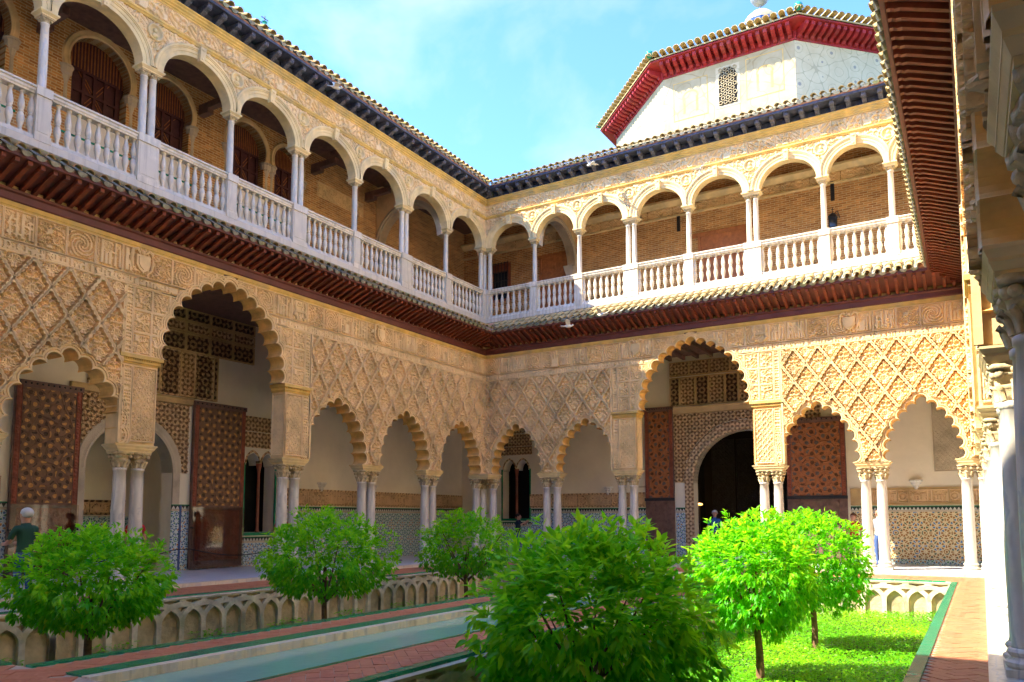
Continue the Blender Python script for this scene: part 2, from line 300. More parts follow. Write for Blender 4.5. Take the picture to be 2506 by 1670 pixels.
def starlat(u,v,p):
    k=2*PI/p; t=np.cos(k*u)+np.cos(k*v)+np.cos(k*.7071*(u+v))+np.cos(k*.7071*(u-v)); return np.exp(-(t-.4)**2/.25)*.9+.5*np.exp(-(t+1)**2/.1)
LW,LH=.725,1.05
def lozenge(u,v):      # u,v centred
    d=(1-(abs(u)/(LW/2)+abs(v)/(LH/2)))*.30     # distance to edge, m
    al=(u*.57+v*.82); al2=(-u*.57+v*.82); sc=.011*np.sin(2*PI*np.where(u*v>0,al2,al)/.115)
    band=(d<.044+sc)*1.; inn=d>.062
    r=np.hypot(u,v+.17); th=np.arctan2(u,v+.17); H=np.where(arab(u,v,.13,.7)>.5,.25,-.55)
    H=np.where(r<.115,.35+.4*(.5+.5*np.cos(th*11))*np.clip(r/.1,0,1)-.9*np.clip(.04-r,0,1)*6,H)
    H=np.where(abs(r-.125)<.014,.75,H)
    for bx,by,br in ((.10,.09,.042),(-.10,.09,.042),(.17,-.03,.038),(-.17,-.03,.038),(.055,.24,.034),(-.055,.24,.034),(.11,-.25,.03),(-.11,-.25,.03),(0,-.36,.03)):
        q=np.hypot(u-bx,v-by); H=np.maximum(H,np.where(q<br,np.sqrt(np.clip(1-(q/br)**2,0,1))*1.05,0)); H=np.where((q>br)&(q<br+.016),np.minimum(H,-.3),H)
    st=np.exp(-((np.hypot(abs(u)-.075,v-.16)-.075)/.018)**2); H=np.maximum(H,.7*st); st=np.exp(-((np.hypot(abs(u)-.12,v+.06)-.085)/.018)**2); H=np.maximum(H,.65*st)
    H=np.maximum(H,.6*np.exp(-(u/.016)**2)*(v>0)*(v<.36)); rr=np.hypot(u,v-.33); H=np.maximum(H,np.where(rr<.06,.35+.3*np.cos(np.arctan2(u,v-.33)*5),-1))
    H=np.where(inn,H,.0); H=np.where(d<0.062,np.where(band>0,1.0,-.6),H); return H
# ------------------------------------------------------------------ lobed arches: outline of a union of discs
def lobe_centres(n,a,h,zs):
    R=(a*a+h*h)/(2*a); cx=R-a; ph=math.asin(min(1,h/R)); m=(n-1)//2; out=[]
    for i in range(m+1):
        an=PI-ph*i/m; out.append((cx+R*math.cos(an),zs+R*math.sin(an)))
    return out+[(-x,z) for x,z in reversed(out[:-1])]
class Lobed:
    def __init__(s,n,a,h,zsp,sc,k=.507):
        c=lobe_centres(n,a,h,zsp); e=math.dist(c[0],c[1]); s.r=e*k; s.zsp=zsp; s.c=[(sc+x,z+s.r) for x,z in c]; s.sc=sc; s.n=n
    def outline(s,d,K=8):
        c=s.c; R=s.r+d; pts=[]; n=len(c); I=(s.sc,s.zsp)
        def inter(p,q):
            mx_,mz=(p[0]+q[0])/2,(p[1]+q[1])/2; dx,dz=q[0]-p[0],q[1]-p[1]; L=math.hypot(dx,dz); nx,nz=-dz/L,dx/L
            if (mx_-I[0])*nx+(mz-I[1])*nz<0: nx,nz=-nx,-nz
            w=math.sqrt(max(0,R*R-L*L/4)); return (mx_+nx*w,mz+nz*w)
        w=math.sqrt(max(0,R*R-s.r**2)); P=[(c[0][0]-w,s.zsp)]+[inter(c[i],c[i+1]) for i in range(n-1)]+[(c[-1][0]+w,s.zsp)]
        for i in range(n):
            a0=math.atan2(P[i][1]-c[i][1],P[i][0]-c[i][0]); a1=math.atan2(P[i+1][1]-c[i][1],P[i+1][0]-c[i][0])
            while a1>a0: a1-=2*PI
            if a0-a1>2*PI-1e-4: a1+=2*PI
            for k in range(K+1): a=a0+(a1-a0)*k/K; pts.append((c[i][0]+R*math.cos(a),c[i][1]+R*math.sin(a)))
        return pts
    def inside(s,u,v,d):
        x=np.zeros(u.shape,bool)
        for cx,cz in s.c: x|=(u-cx)**2+(v-cz)**2<(s.r+d)**2
        C=s.c; xs=np.array([p[0] for p in C]); zs=np.array([p[1] for p in C])
        m=(len(C)-1)//2; hw=np.interp(v,zs[:m+1],abs(xs[:m+1]-s.sc),left=abs(xs[0]-s.sc),right=0); return x|((abs(u-s.sc)<hw)&(v<zs[m]))
RIM=[(0,.03),(.012,.045),(.035,.045),(.045,.018),(.060,.018),(.068,.05),(.098,.05),(.108,.022),(.122,.022),(.13,.04),(.15,.04),(.158,-.12)]
def arch_rim(A,th,parent,mat='stucco_plain',sc=1.):
    rings=[[(x,-th,z) for x,z in A.outline(0)]]+[[(x,t,z) for x,z in A.outline(d*sc)] for d,t in RIM]
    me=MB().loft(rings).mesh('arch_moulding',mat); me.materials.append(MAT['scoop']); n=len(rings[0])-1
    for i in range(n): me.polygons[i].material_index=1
    return ob('arch_moulding',me,parent)
def arch_wall(A,s0,s1,z0,z1,t0,t1,parent,mat='stucco_plain'):
    o=A.outline(.10); poly=[(s0,z0),(s0,z1),(s1,z1),(s1,z0)]+[(x,max(z,z0)) for x,z in reversed(o)]
    q=[poly[0]]
    for p in poly[1:]:
        if math.dist(p,q[-1])>1e-5: q.append(p)
    return part('arch_wall',MB().prismy(q,t1,t0),mat,parent)
# ------------------------------------------------------------------ column pieces
def shared(fn,_c={}):
    if fn not in _c: _c[fn]=fn()
    return _c[fn]
def m_shaft():
    return MB().lathe([(.158,.25),(.158,.28),(.150,.30),(.151,.9),(.148,1.6),(.138,2.3),(.130,2.56),(.147,2.57),(.147,2.62),(.132,2.63)],20).mesh('shaft','marble',True)
def m_base():
    b=MB().box(-.21,.21,-.21,.21,0,.07); return b.lathe([(.19,.07),(.215,.10),(.215,.13),(.185,.15),(.165,.18),(.185,.20),(.195,.225),(.18,.25),(.158,.262)],20,cap=True).mesh('base','marble')
def m_cap():
    b=MB(); pr=[(.130,2.63),(.137,2.70),(.150,2.75),(.185,2.785),(.150,2.79),(.158,2.84),(.178,2.875),(.215,2.895),(.17,2.90),(.175,2.93)]
    b.lathe(pr,24,mod=lambda a,z:1+.09*math.cos(8*a)*((z-2.63)/.3)+(.06*math.cos(4*a-PI) if z>2.86 else 0))
    for i in range(4):
        a=PI/4+i*PI/2
        for sg in (-1,1): b.ball((.205*math.cos(a)+.03*sg*math.sin(a),.205*math.sin(a)-.03*sg*math.cos(a),2.885),.045,8,6)
        b.ball((.175*math.cos(a+PI/4),.175*math.sin(a+PI/4),2.93),.035,6,5)
    for i in range(8):
        a=i*PI/4; b.tube([(.135*math.cos(a),.135*math.sin(a),2.64),(.165*math.cos(a),.165*math.sin(a),2.74),(.205*math.cos(a),.205*math.sin(a),2.79),(.2*math.cos(a),.2*math.sin(a),2.765)],[.028,.03,.026,.012],5)
    n=8; poly=[]
    for i in range(4):
        a=PI/4+i*PI/2
        for da,r in ((-.16,.27),(.16,.27),(PI/4,.185)): poly.append((r*math.cos(a+da),r*math.sin(a+da)))
    k=len(poly); b.add([(x,y,2.935) for x,y in poly]+[(x*1.03,y*1.03,2.985) for x,y in poly],[tuple(range(k-1,-1,-1)),tuple(range(k,2*k))]+[(i,(i+1)%k,k+(i+1)%k,k+i) for i in range(k)])
    return b.mesh('capital','capital',True)
def column(parent,s,t,rot=0):
    c=ob('column',shared(m_shaft),parent,(s,t,0),(0,0,rot)); ob('base',shared(m_base),c); ob('capital',shared(m_cap),c); return c
def impost(parent,s,w=1.02,d=.56,t=-.25):
    b=MB(); z=2.985
    for i,(f0,f1,z0,z1) in enumerate(((.80,.80,0,.03),(.82,.90,.03,.075),(.91,.91,.075,.10),(.91,1.,.10,.145),(1.,1.,.145,.17))):
        b.frus(s-w/2*f0,s+w/2*f0,t-d/2*f0,t+d/2*f0,z+z0,s-w/2*f1,s+w/2*f1,t-d/2*f1,t+d/2*f1,z+z1)
    part('impost',b,'ochre' if 0 else 'cream_arch',parent)
# ------------------------------------------------------------------ lower arcade generator (wing frame: s along wall, t towards the court, z up)
ZI=3.157
def panel_shared(key,w,h,fn,depth,mat,cell=.02):
    nu=max(3,int(round(w/cell))+1); nv=max(3,int(round(h/cell))+1); us=np.linspace(0,w,nu); vs=np.linspace(0,h,nv); U,V=np.meshgrid(us,vs,indexing='ij'); return gridmesh(key,us,vs,fn(U,V)*depth,0,mat)
_PC={}
def pmesh(key,*a,**k):
    if key not in _PC: _PC[key]=panel_shared(key,*a,**k)
    return _PC[key]
def loz_us():
    us=np.linspace(-LW/2,LW/2,41); vs=np.linspace(-LH/2,LH/2,61); return us,vs
def loz_full():
    us,vs=loz_us(); U,V=np.meshgrid(us,vs,indexing='ij'); return gridmesh('lozenge',us,vs,lozenge(U,V)*.105,0,'stucco',keep=lambda u,v:abs(u)/(LW/2)+abs(v)/(LH/2)<1.03)
def sebka(parent,s0,s1,off,arches,z0=ZI,z1=6.76,smax=99):
    us,vs=loz_us(); U,V=np.meshgrid(us,vs,indexing='ij'); H=lozenge(U,V)*.105; full=shared(loz_full)
    for j in range(0,9):
        zc=z1+.02-j*LH/2
        i0=int((s0-off)/LW)-2
        for i in range(i0,i0+40):
            sc=off+i*LW+(LW/2 if j%2==0 else 0)
            if sc+LW/2<s0+.02 or sc-LW/2>s1-.02 or zc-LH/2>z1-.01 or zc+LH/2<z0+.02 or sc>smax: continue
            gu,gv=U+sc,V+zc; near=False
            for A in arches:
                if abs(A.sc-sc)<2.3: near=near or A.inside(gu,gv,.09).any()
            cut=near or sc-LW/2<s0 or sc+LW/2>s1 or zc+LH/2>z1 or zc-LH/2<z0
            if not cut: ob('lozenge',full,parent,(sc,.0,zc)); continue
            def keep(u,v):
                k=(abs(u)/(LW/2)+abs(v)/(LH/2)<1.03)&(u+sc>s0)&(u+sc<s1)&(v+zc<z1)&(v+zc>z0)
                for A in arches:
                    if abs(A.sc-sc)<2.3: k&=~A.inside(u+sc,v+zc,.10)
                return k
            me=gridmesh('lozenge',us,vs,H,0,'stucco',keep)
            if me: ob('lozenge',me,parent,(sc,.0,zc))
def clipped_panel(name,parent,s0,z0,w,h,fn,depth,mat,arches,cell=.022,t=0.):
    us=np.linspace(0,w,int(w/cell)+2); vs=np.linspace(0,h,int(h/cell)+2); U,V=np.meshgrid(us,vs,indexing='ij')
    def keep(u,v):
        k=np.ones(u.shape,bool)
        for A in arches: k&=~A.inside(u+s0,v+z0,.10)
        return k
    me=gridmesh(name,us,vs,fn(U,V)*depth,0,mat,keep)
    if me: return ob(name,me,parent,(s0,t,z0))
def rect_panel(w,h,ph): return lambda u,v: np.maximum(frame(u,v,w,h,.03)*.8,np.where(frame(u,v,w,h,.05)>0,0,arab(u,v,.19,ph)))
def lattice_panel(w,h):
    def f(u,v):
        a=np.sin(2*PI*u/.30+1.2*np.sin(2*PI*v/.36)); b=np.sin(2*PI*u/.30-1.2*np.sin(2*PI*v/.36)); r=np.maximum(np.exp(-a*a/.08),np.exp(-b*b/.08)); return np.maximum(frame(u,v,w,h,.03),np.where(frame(u,v,w,h,.045)>0,0,np.maximum(r,.55*arab(u,v,.11,1))))
    return f
def strip_panel(w,h):
    def f(u,v): return np.maximum(frame(u,v,w,h,.02),np.where(frame(u,v,w,h,.035)>0,0,(np.sin(2*PI*v/.09+2*np.sin(2*PI*v/.5))>0)*.7+.3*arab(u,v,.1)))
    return f
def band_fn(w,h,seed): return lambda u,v: np.maximum(frame(u,v,w,h,.018)*.8,np.where(frame(u,v,w,h,.03)>0,0,kufic(u,v,w,h,seed)))
def frieze_fn(w,h,i):
    def f(u,v):
        if i%4==0: k=kufic(u,v,w,h,i)
        elif i%4==1:
            r=np.hypot(u-w/2,v-h/2); k=np.where(abs(np.sin(r*2*PI/.16+np.arctan2(v-h/2,u-w/2)*2))>.6,1,.4*arab(u,v,.13,i))
        elif i%4==2: k=np.maximum(arab(u,v,.17,i),.0)
        else: k=np.maximum(kufic(u,v,w,h,i+9),.4*arab(u,v,.2,1))
        return np.maximum(frame(u,v,w,h,.035)*.75,np.where(frame(u,v,w,h,.05)>0,0,k))
    return f
def shield(parent,s,z,kind):
    b=MB(); 
    if kind=='castle':
        b.box(-.13,.13,.0,.10,-.2,.02); b.box(-.13,-.06,.0,.1,.02,.16); b.box(-.035,.035,0,.1,.02,.2); b.box(.06,.13,0,.1,.02,.16); b.box(-.16,.16,0,.12,-.26,-.2)
    elif kind=='ribbon':
        b.box(-.28,.28,.0,.03,-.28,.28)
        for sg in (-1,1): b.tube([(.16*sg,.05,.24),(.2*sg,.06,.1),(.17*sg,.05,-.02),(.22*sg,.06,-.16),(.14*sg,.05,-.24),(.08*sg,.05,-.18)],[.03,.045,.04,.05,.04,.02],7)
        b.box(-.14,.14,.02,.07,-.06,.02); b.ball((0,.03,.22),.07,8,6,(1.2,.5,.6)); b.box(-.12,.12,.02,.06,.13,.17)
    else:
        poly=[(-.17,.17),(.17,.17),(.17,-.06),(.10,-.17),(0,-.24),(-.10,-.17),(-.17,-.06)]; b.prismy(poly,.10,0); b.prismy([(x*.72,z_*.72+.0) for x,z_ in poly],.125,.1)
        for sg in (-1,1): b.tube([(.05*sg,.04,.2),(.14*sg,.06,.3),(.24*sg,.04,.26),(.27*sg,.04,.05),(.23*sg,.04,-.14),(.12*sg,.04,-.27)],[.02,.045,.05,.04,.03,.015],6)
        b.ball((0,.05,.24),.06,8,6); b.tube([(-.05,.05,.28),(-.07,.05,.34)],.018,5); b.tube([(.05,.05,.28),(.07,.05,.34)],.018,5)
    return part('coat_of_arms',b,'stucco_plain',parent,loc=(s,.02,z))
def lower_arcade(name,label,loc,rz,L,pairs,big,corner_s,arms,off,smin=-.0,smax=99,detail=True,skip=()):
    """pairs: s of every column pair incl. ends; big: index of the bay with the tall arch"""
    T=thing(name,label,'arcade',loc,rz); th=.5; arches=[]; bigA=None
    z1=6.78; BK=-.09 if detail else 0
    for i in range(len(pairs)-1):
        a,b=pairs[i],pairs[i+1]; mid=(a+b)/2
        if mid>smax+2 or mid<smin-2: continue
        if i==big:
            A=Lobed(17,1.70,1.99,5.2,mid); bigA=A; arch_wall(A,a-.45,b+.45,5.2,8.05,BK,-th,T); arch_rim(A,th,T,sc=1.05)
        else:
            hw=(b-a)/2-.47
            hw=min(hw,1.12)
            A=Lobed(13,hw,1.56,ZI+.005,mid); arches.append(A); arch_rim(A,th,T)
            l=a+(.45 if i==big+1 else 0); r=b-(.45 if i==big-1 else 0)
            if i==0: l-=.0
            arch_wall(A,l,r,ZI+.004,8.05,BK,-th,T)
    for i,p in enumerate(pairs):
        if p>smax or p<smin or i in skip: continue
        if i in corner_s: continue
        for d in (-.215,.215): column(T,p+d,-.25,random.choice([0,.02,-.02]))
        impost(T,p)
    # pilasters flanking the tall arch
    if bigA:
        for sg,p in ((-1,pairs[big]),(1,pairs[big+1])):
            if p>smax: continue
            c=p-.0; x0,x1=c-.43,c+.43; b=MB().box(x0,x1,-th,-.002,ZI,4.98); part('pilaster',b,'stucco_plain',T)
            w=.60; o=ob('carved_panel',pmesh('pl1',w,1.72,lattice_panel(w,1.72),.045,'stucco',cell=.018),T,((x0+.02) if sg>0 else x1-.02-w,.001,3.22)); w2=.2
            ob('carved_strip',pmesh('pl2',w2,1.72,strip_panel(w2,1.72),.045,'stucco',cell=.018),T,((x1-.02-w2) if sg>0 else x0+.02,.001,3.22))
            # reveal faces inside the opening get the same carving
            e=x1 if sg<0 else x0
            o=ob('carved_reveal',pmesh('pl3',.46,1.72,lattice_panel(.46,1.72),.025,'stucco',cell=.02),T,(e+(.002 if sg<0 else -.002),(-.02 if sg<0 else -.48),3.22),(0,0,-PI/2 if sg<0 else PI/2))
            b=MB()
            for k,(q,z0_,z1_) in enumerate(((.02,4.98,5.02),(.055,5.022,5.07),(.05,5.07,5.11),(.10,5.112,5.195))): b.box(x0-q,x1+q,-th-.02,q,z0_,z1_)
            n=16
            for k in range(n): x=x0-.02+(x1-x0+.04)*(k+.5)/n; b.box(x-.014,x+.014,.05,.075,5.073,5.107)
            part('pilaster_cornice',b,'ochre',T)
    if detail:
        lo,hi=pairs[0],pairs[-1]; bl,br=pairs[big],pairs[big+1]
        sb=[(max(lo,smin)+.02,bl-.47),(br+.47,min(hi,smax)-.02)]
        for s0,s1 in sb:
            if s1-s0>.5: sebka(T,s0,s1,off,arches)
        # plain jamb strips that frame the diamond fields
        for s0,s1 in sb:
            if s1-s0>.5:
                for x in (s0-.03,s1-.03):
                    if lo+.1<x<hi-.1: part('panel_border',MB().box(x,x+.06,-.01,.07,ZI+.02,6.76),'stucco_plain',T)
        # spandrel panels beside the tall arch
        z=5.2; rows=3; hgt=(6.77-5.2)/rows
        for sg in (-1,1):
            e0=bl-.42 if sg<0 else br+.42
            ob('carved_strip',pmesh('sp_s',.17,1.56,strip_panel(.17,1.56),.045,'stucco',cell=.018),T,(e0 if sg<0 else e0-.17,.001,5.205))
            for r in range(rows):
                for c in range(4):
                    w=.46; x=(e0+.18+c*w) if sg<0 else (e0-.18-(c+1)*w)
                    if (sg<0 and x+w>bigA.sc) or (sg>0 and x<bigA.sc): continue
                    if bigA.inside(np.array([x,x+w,x,x+w]),np.array([z+r*hgt]*2+[z+(r+1)*hgt]*2),.1).any(): clipped_panel('carved_panel',T,x,z+r*hgt,w-.004,hgt-.004,rect_panel(w,hgt,r+c),.05,'stucco',[bigA])
                    else: ob('carved_panel',pmesh('sp%d'%((r+c)%3),w-.004,hgt-.004,rect_panel(w,hgt,(r+c)%3),.05,'stucco',cell=.02),T,(x,.001,z+r*hgt))
        # inscription band 6.80-7.0 and tall frieze 7.02-7.66
        w=1.03; n=int((min(hi,smax)-lo)/w); w=(min(hi,smax)-lo)/n
        for k in range(n):
            x=lo+k*w
            if bigA and abs(x+w/2-bigA.sc)<2.6 and bigA.inside(np.linspace(x,x+w,9),np.full(9,6.8),.12).any(): clipped_panel('inscription_strip',T,x,6.80,w-.01,.2,band_fn(w,.2,k%5),.04,'stucco',[bigA])
            else: ob('inscription_strip',pmesh('%s_is%d'%(name+str(rz)[:4],k%5),w-.01,.2,band_fn(w,.2,k%5),.04,'stucco',cell=.016),T,(x,.001,6.80))
        part('string_moulding',MB().extr([(0,6.765),(.05,6.768),(.06,6.785),(.03,6.80),(0,6.80)],lo,hi),'stucco_plain',T) if not bigA else [part('string_moulding',MB().extr([(0,6.765),(.05,6.768),(.06,6.785),(.03,6.798),(0,6.798)],a_,b_),'stucco_plain',T) for a_,b_ in ((lo,bl+.42),(br-.42,hi))]
        w=.62; n=int((min(hi,smax)-lo)/w); w=(min(hi,smax)-lo)/n
        for k in range(n):
            x=lo+k*w
            if bigA and bigA.inside(np.linspace(x,x+w,9),np.full(9,7.05),.12).any(): clipped_panel('frieze_panel',T,x,7.02,w-.006,.64,frieze_fn(w,.64,k%8),.065,'stucco',[bigA])
            else: ob('frieze_panel',pmesh('%s_fz%d'%(name+str(rz)[:4],k%8),w-.006,.64,frieze_fn(w,.64,k%8),.065,'stucco',cell=.018),T,(x,.001,7.02))
        if bigA: part('plain_moulding',MB().box(bigA.sc-.22,bigA.sc+.22,-.07,.04,7.715,7.80),'ochre',T)
        segs=[(lo,hi)] if not bigA else [(lo,bigA.sc-.22),(bigA.sc+.22,hi)]
        for a_,b_ in segs: part('plain_moulding',MB().extr([(0,7.665),(.03,7.67),(.03,7.70),(.045,7.71),(.045,7.80),(0,7.80)],a_,b_),'ochre',T)
        for s,z,k in arms: shield(T,s,z,k)
    return T,bigA
def corner_cluster(T,s,dirs):
    for ds,dt in dirs: column(T,s+ds,-.25+dt)
    impost(T,s,.95,.95,-.25)
# ------------------------------------------------------------------ eaves
def m_tile(): # barrel cover tile along +y(out) local: length .46
    b=MB(); n=8; rings=[]
    for y,r in ((-.23,.078),(.23,.098)):
        rings.append([(r*math.cos(PI*i/n),y,r*.9*math.sin(PI*i/n)) for i in range(n+1)]+[((r-.016)*math.cos(PI*i/n),y,(r-.016)*.9*math.sin(PI*i/n)) for i in range(n,-1,-1)])
    b.loft(rings,True); k=len(rings[0])
    for e in (0,1):
        for i in range(n): q=(e*k+i,e*k+i+1,e*k+k-2-i,e*k+k-1-i); b.f.append(q if e else q[::-1])
    return b
def tile_meshes(mat):
    def f(): return m_tile().mesh('roof_tile',mat,False)
    return f
TILE1=tile_meshes('tile'); TILE2=tile_meshes('tile2')
def m_chan(L):
    b=MB(); n=8; r=.098; ring=lambda y:[(r*math.cos(-PI+PI*i/n),y,r*.95*math.sin(-PI+PI*i/n)) for i in range(n+1)]
    b.loft([ring(-L/2),ring(L/2)],True); k=n+1; b.f.append(tuple(range(k-1,-1,-1))); b.f.append(tuple(range(k,2*k))); return b
def eave(T,s0,s1,lip,wall,pitch,rows,tmat,chan='mortar',off=0.,jit=True,fill=None,ends=(0,0)):
    (t1,z1),(t0,z0)=lip,wall; sl=math.atan2(z1-z0,t1-t0); Ls=math.hypot(t1-t0,z1-z0)
    cm=m_chan(Ls).mesh('channel_tile',chan); n=int((s1-s0)/pitch)
    for k in range(n+1):
        s=s0+off+k*pitch
        if s>s1: break
        m0,m1,lo,hi=MIT; room=min((s-lo) if m0 else 99,(hi-s) if m1 else 99)
        if room>t1-.03: ob('channel_tile',cm,T,(s+pitch/2,(t0+t1)/2,(z0+z1)/2+.02),(sl,0,0))
        for r in range(rows):
            y=Ls/2-.2-r*.40; c=math.cos(sl); q=math.sin(sl)
            if (t0+t1)/2+y*c+.15>room: continue
            ob('roof_tile',shared(tmat),T,(s,(t0+t1)/2+y*c,(z0+z1)/2+y*q+.055+r*.004),(sl+random.uniform(-.03,.03)+.03,random.uniform(-.05,.05),random.uniform(-.04,.04)))
def m_rafter(t0,z0,t1,z1,w):
    def f():
        b=MB(); h=.11; prof=[(t0,z0),(t1-.16,z1-(z1-z0)*.22),(t1-.10,z1-.075),(t1-.05,z1-.045),(t1,z1-.05),(t1,z1+.05),(t0,z0+h)]
        me=b.extr(prof[::-1],-w/2,w/2).mesh('rafter','rafter'); me.materials.append(MAT['rafter_end'])
        for p in me.polygons:
            if p.normal.y>.9 and p.center.y>t1-.02: p.material_index=1
        return me
    return f
RAFTER=m_rafter(.02,8.02,.84,8.36,.085)
def lower_eave(label,loc,rz,s0,s1,tm,rows,off=0.,mit0=0,mit1=0):
    T=thing('tiled_eave',label,'eave',loc,rz)
    part('wall_plate_beam',MB().extr([(0,7.80),(.05,7.803),(.07,7.83),(.07,7.96),(.11,7.99),(.11,8.04),(0,8.04)],s0,s1),'beam',T)
    n=int((s1-s0)/.24)
    for k in range(n+1):
        s=s0+.12+k*.24
        if s>s1-.02: continue
        if mit1 and s>s1-.9 and False: continue
        m0,m1,lo,hi=MIT; room=min((s-lo) if m0 else 99,(hi-s) if m1 else 99)
        if room<.2: continue
        if room<.86: ob('rafter',m_rafter(.02,8.02,room-.02,8.02+.34*(room-.04)/.82,.085)(),T,(s,0,0))
        else: ob('rafter',shared(RAFTER),T,(s,0,0))
    part('wall_band',MB().box(s0,s1,-.45,-.003,8.052,9.09),'stucco_plain',T)
    a0=s0; part('eave_boarding',MB().extr([(.02,8.135),(.90,8.44),(.90,8.465),(.02,8.16)],a0,s1),'beam',T)
    part('fascia_board',MB().extr([(.86,8.385),(.92,8.39),(.92,8.45),(.87,8.44)],s0,s1),'beam',T)
    part('tile_bedding',MB().extr([(.02,8.17),(.88,8.468),(.90,8.50),(.05,9.05),(.02,9.05)],s0,s1),'pinkmortar',T)
    eave(T,s0,s1,(1.0,8.475),(.0,9.06),.27,rows,tm,'mortar',off)
    return T
# ------------------------------------------------------------------ balustrade
def m_baluster():
    return MB().lathe([(.062,0),(.062,.035),(.045,.05),(.035,.09),(.042,.13),(.072,.25),(.076,.31),(.060,.40),(.040,.435),(.056,.445),(.056,.465),(.040,.475),(.060,.51),(.070,.57),(.062,.65),(.036,.79),(.032,.83),(.045,.85),(.058,.865),(.058,.90)],12).mesh('baluster','marble_white',True)
def balustrade(label,loc,rz,cols,nb,t=-.15):
    """cols: list (s, half width) of pedestals"""
    T=thing('balustrade',label,'balustrade',loc,rz); lo,hi=cols[0][0],cols[-1][0]
    part('plinth',MB().extr([(t-.14,9.1),(t+.17,9.1),(t+.17,9.26),(t+.14,9.29),(t+.12,9.36),(t-.12,9.36),(t-.14,9.3)],lo,hi),'marble_white',T)
    part('handrail',MB().extr([(t-.10,10.26),(t+.10,10.26),(t+.11,10.29),(t+.13,10.31),(t+.13,10.36),(t+.16,10.38),(t+.16,10.42),(t-.14,10.42),(t-.13,10.31)],lo,hi),'marble_white',T)
    for k,(s,w) in enumerate(cols):
        b=MB().box(s-w,s+w,t-.13,t+.15,9.362,10.24); b.box(s-w-.02,s+w+.02,t-.15,t+.18,9.25,9.40); b.box(s-w-.015,s+w+.015,t-.16,t+.178,10.24,10.432); b.box(s-w+.04,s+w-.04,t+.10,t+.158,9.46,10.16)
        part('pedestal',b,'marble_white',T)
        if k<len(cols)-1:
            a=s+w; e=cols[k+1][0]-cols[k+1][1]; sp=(e-a)/(nb)
            for i in range(nb+1):
                x=a+i*sp
                if i in (0,nb): x+= .028 if i==0 else -.028
                ob('baluster',shared(m_baluster),T,(x,t,9.36),(0,0,random.uniform(0,1)))
    return T
# ------------------------------------------------------------------ upper arcade
def m_ushaft(): return MB().lathe([(.10,10.43),(.10,10.46),(.088,10.49),(.090,10.9),(.086,11.4),(.078,11.86),(.09,11.87),(.09,11.90),(.08,11.905)],14).mesh('shaft','marble_white',True)
def m_ucap():
    b=MB().lathe([(.08,11.905),(.085,11.94),(.10,11.965),(.12,11.985)],14)
    for i in range(4):
        a=PI/4+i*PI/2; b.ball((.115*math.cos(a),.115*math.sin(a),11.965),.032,7,5)
    return b.box(-.13,.13,-.13,.13,11.986,12.01).mesh('capital','capital')
def ucolumn(T,s,t=-.15):
    c=ob('column',shared(m_ushaft),T,(s,t,0)); ob('capital',shared(m_ucap),c); return c
def arcpts(sc,a,h,zs,d,n=28):
    return [(sc-(a+d)*math.cos(PI*i/n),zs+(h+d)*math.sin(PI*i/n)) for i in range(n+1)]
ARV=[(0,-.30),(0,.02),(.09,.025),(.095,.04),(.17,.045),(.175,.065),(.20,.06),(.205,.08),(.25,.085),(.27,.06),(.275,-.01)]
def m_medallion():
    b=MB(); n=18; rings=[]
    for r,t in ((.20,0),(.21,.05),(.185,.075),(.16,.05),(.15,.015),(.0,.015)): rings.append([(r*math.cos(2*PI*i/n),t,r*math.sin(2*PI*i/n)) for i in range(n)])
    b.loft(rings,True); b.ball((0,.03,.045),.06,8,6,(.85,.8,1.1)); b.ball((0,.02,-.07),.1,8,6,(.9,.5,.6)); return b.mesh('medallion','cream_arch',True)
def m_key():
    b=MB().frus(-.065,.065,-.02,.10,-.19,-.085,.085,-.02,.15,.16); b.ball((0,.12,.10),.06,8,6,(1.2,.7,.7)); b.ball((0,.09,-.12),.045,8,6,(1,.8,1)); return b.mesh('keystone','cream_arch')
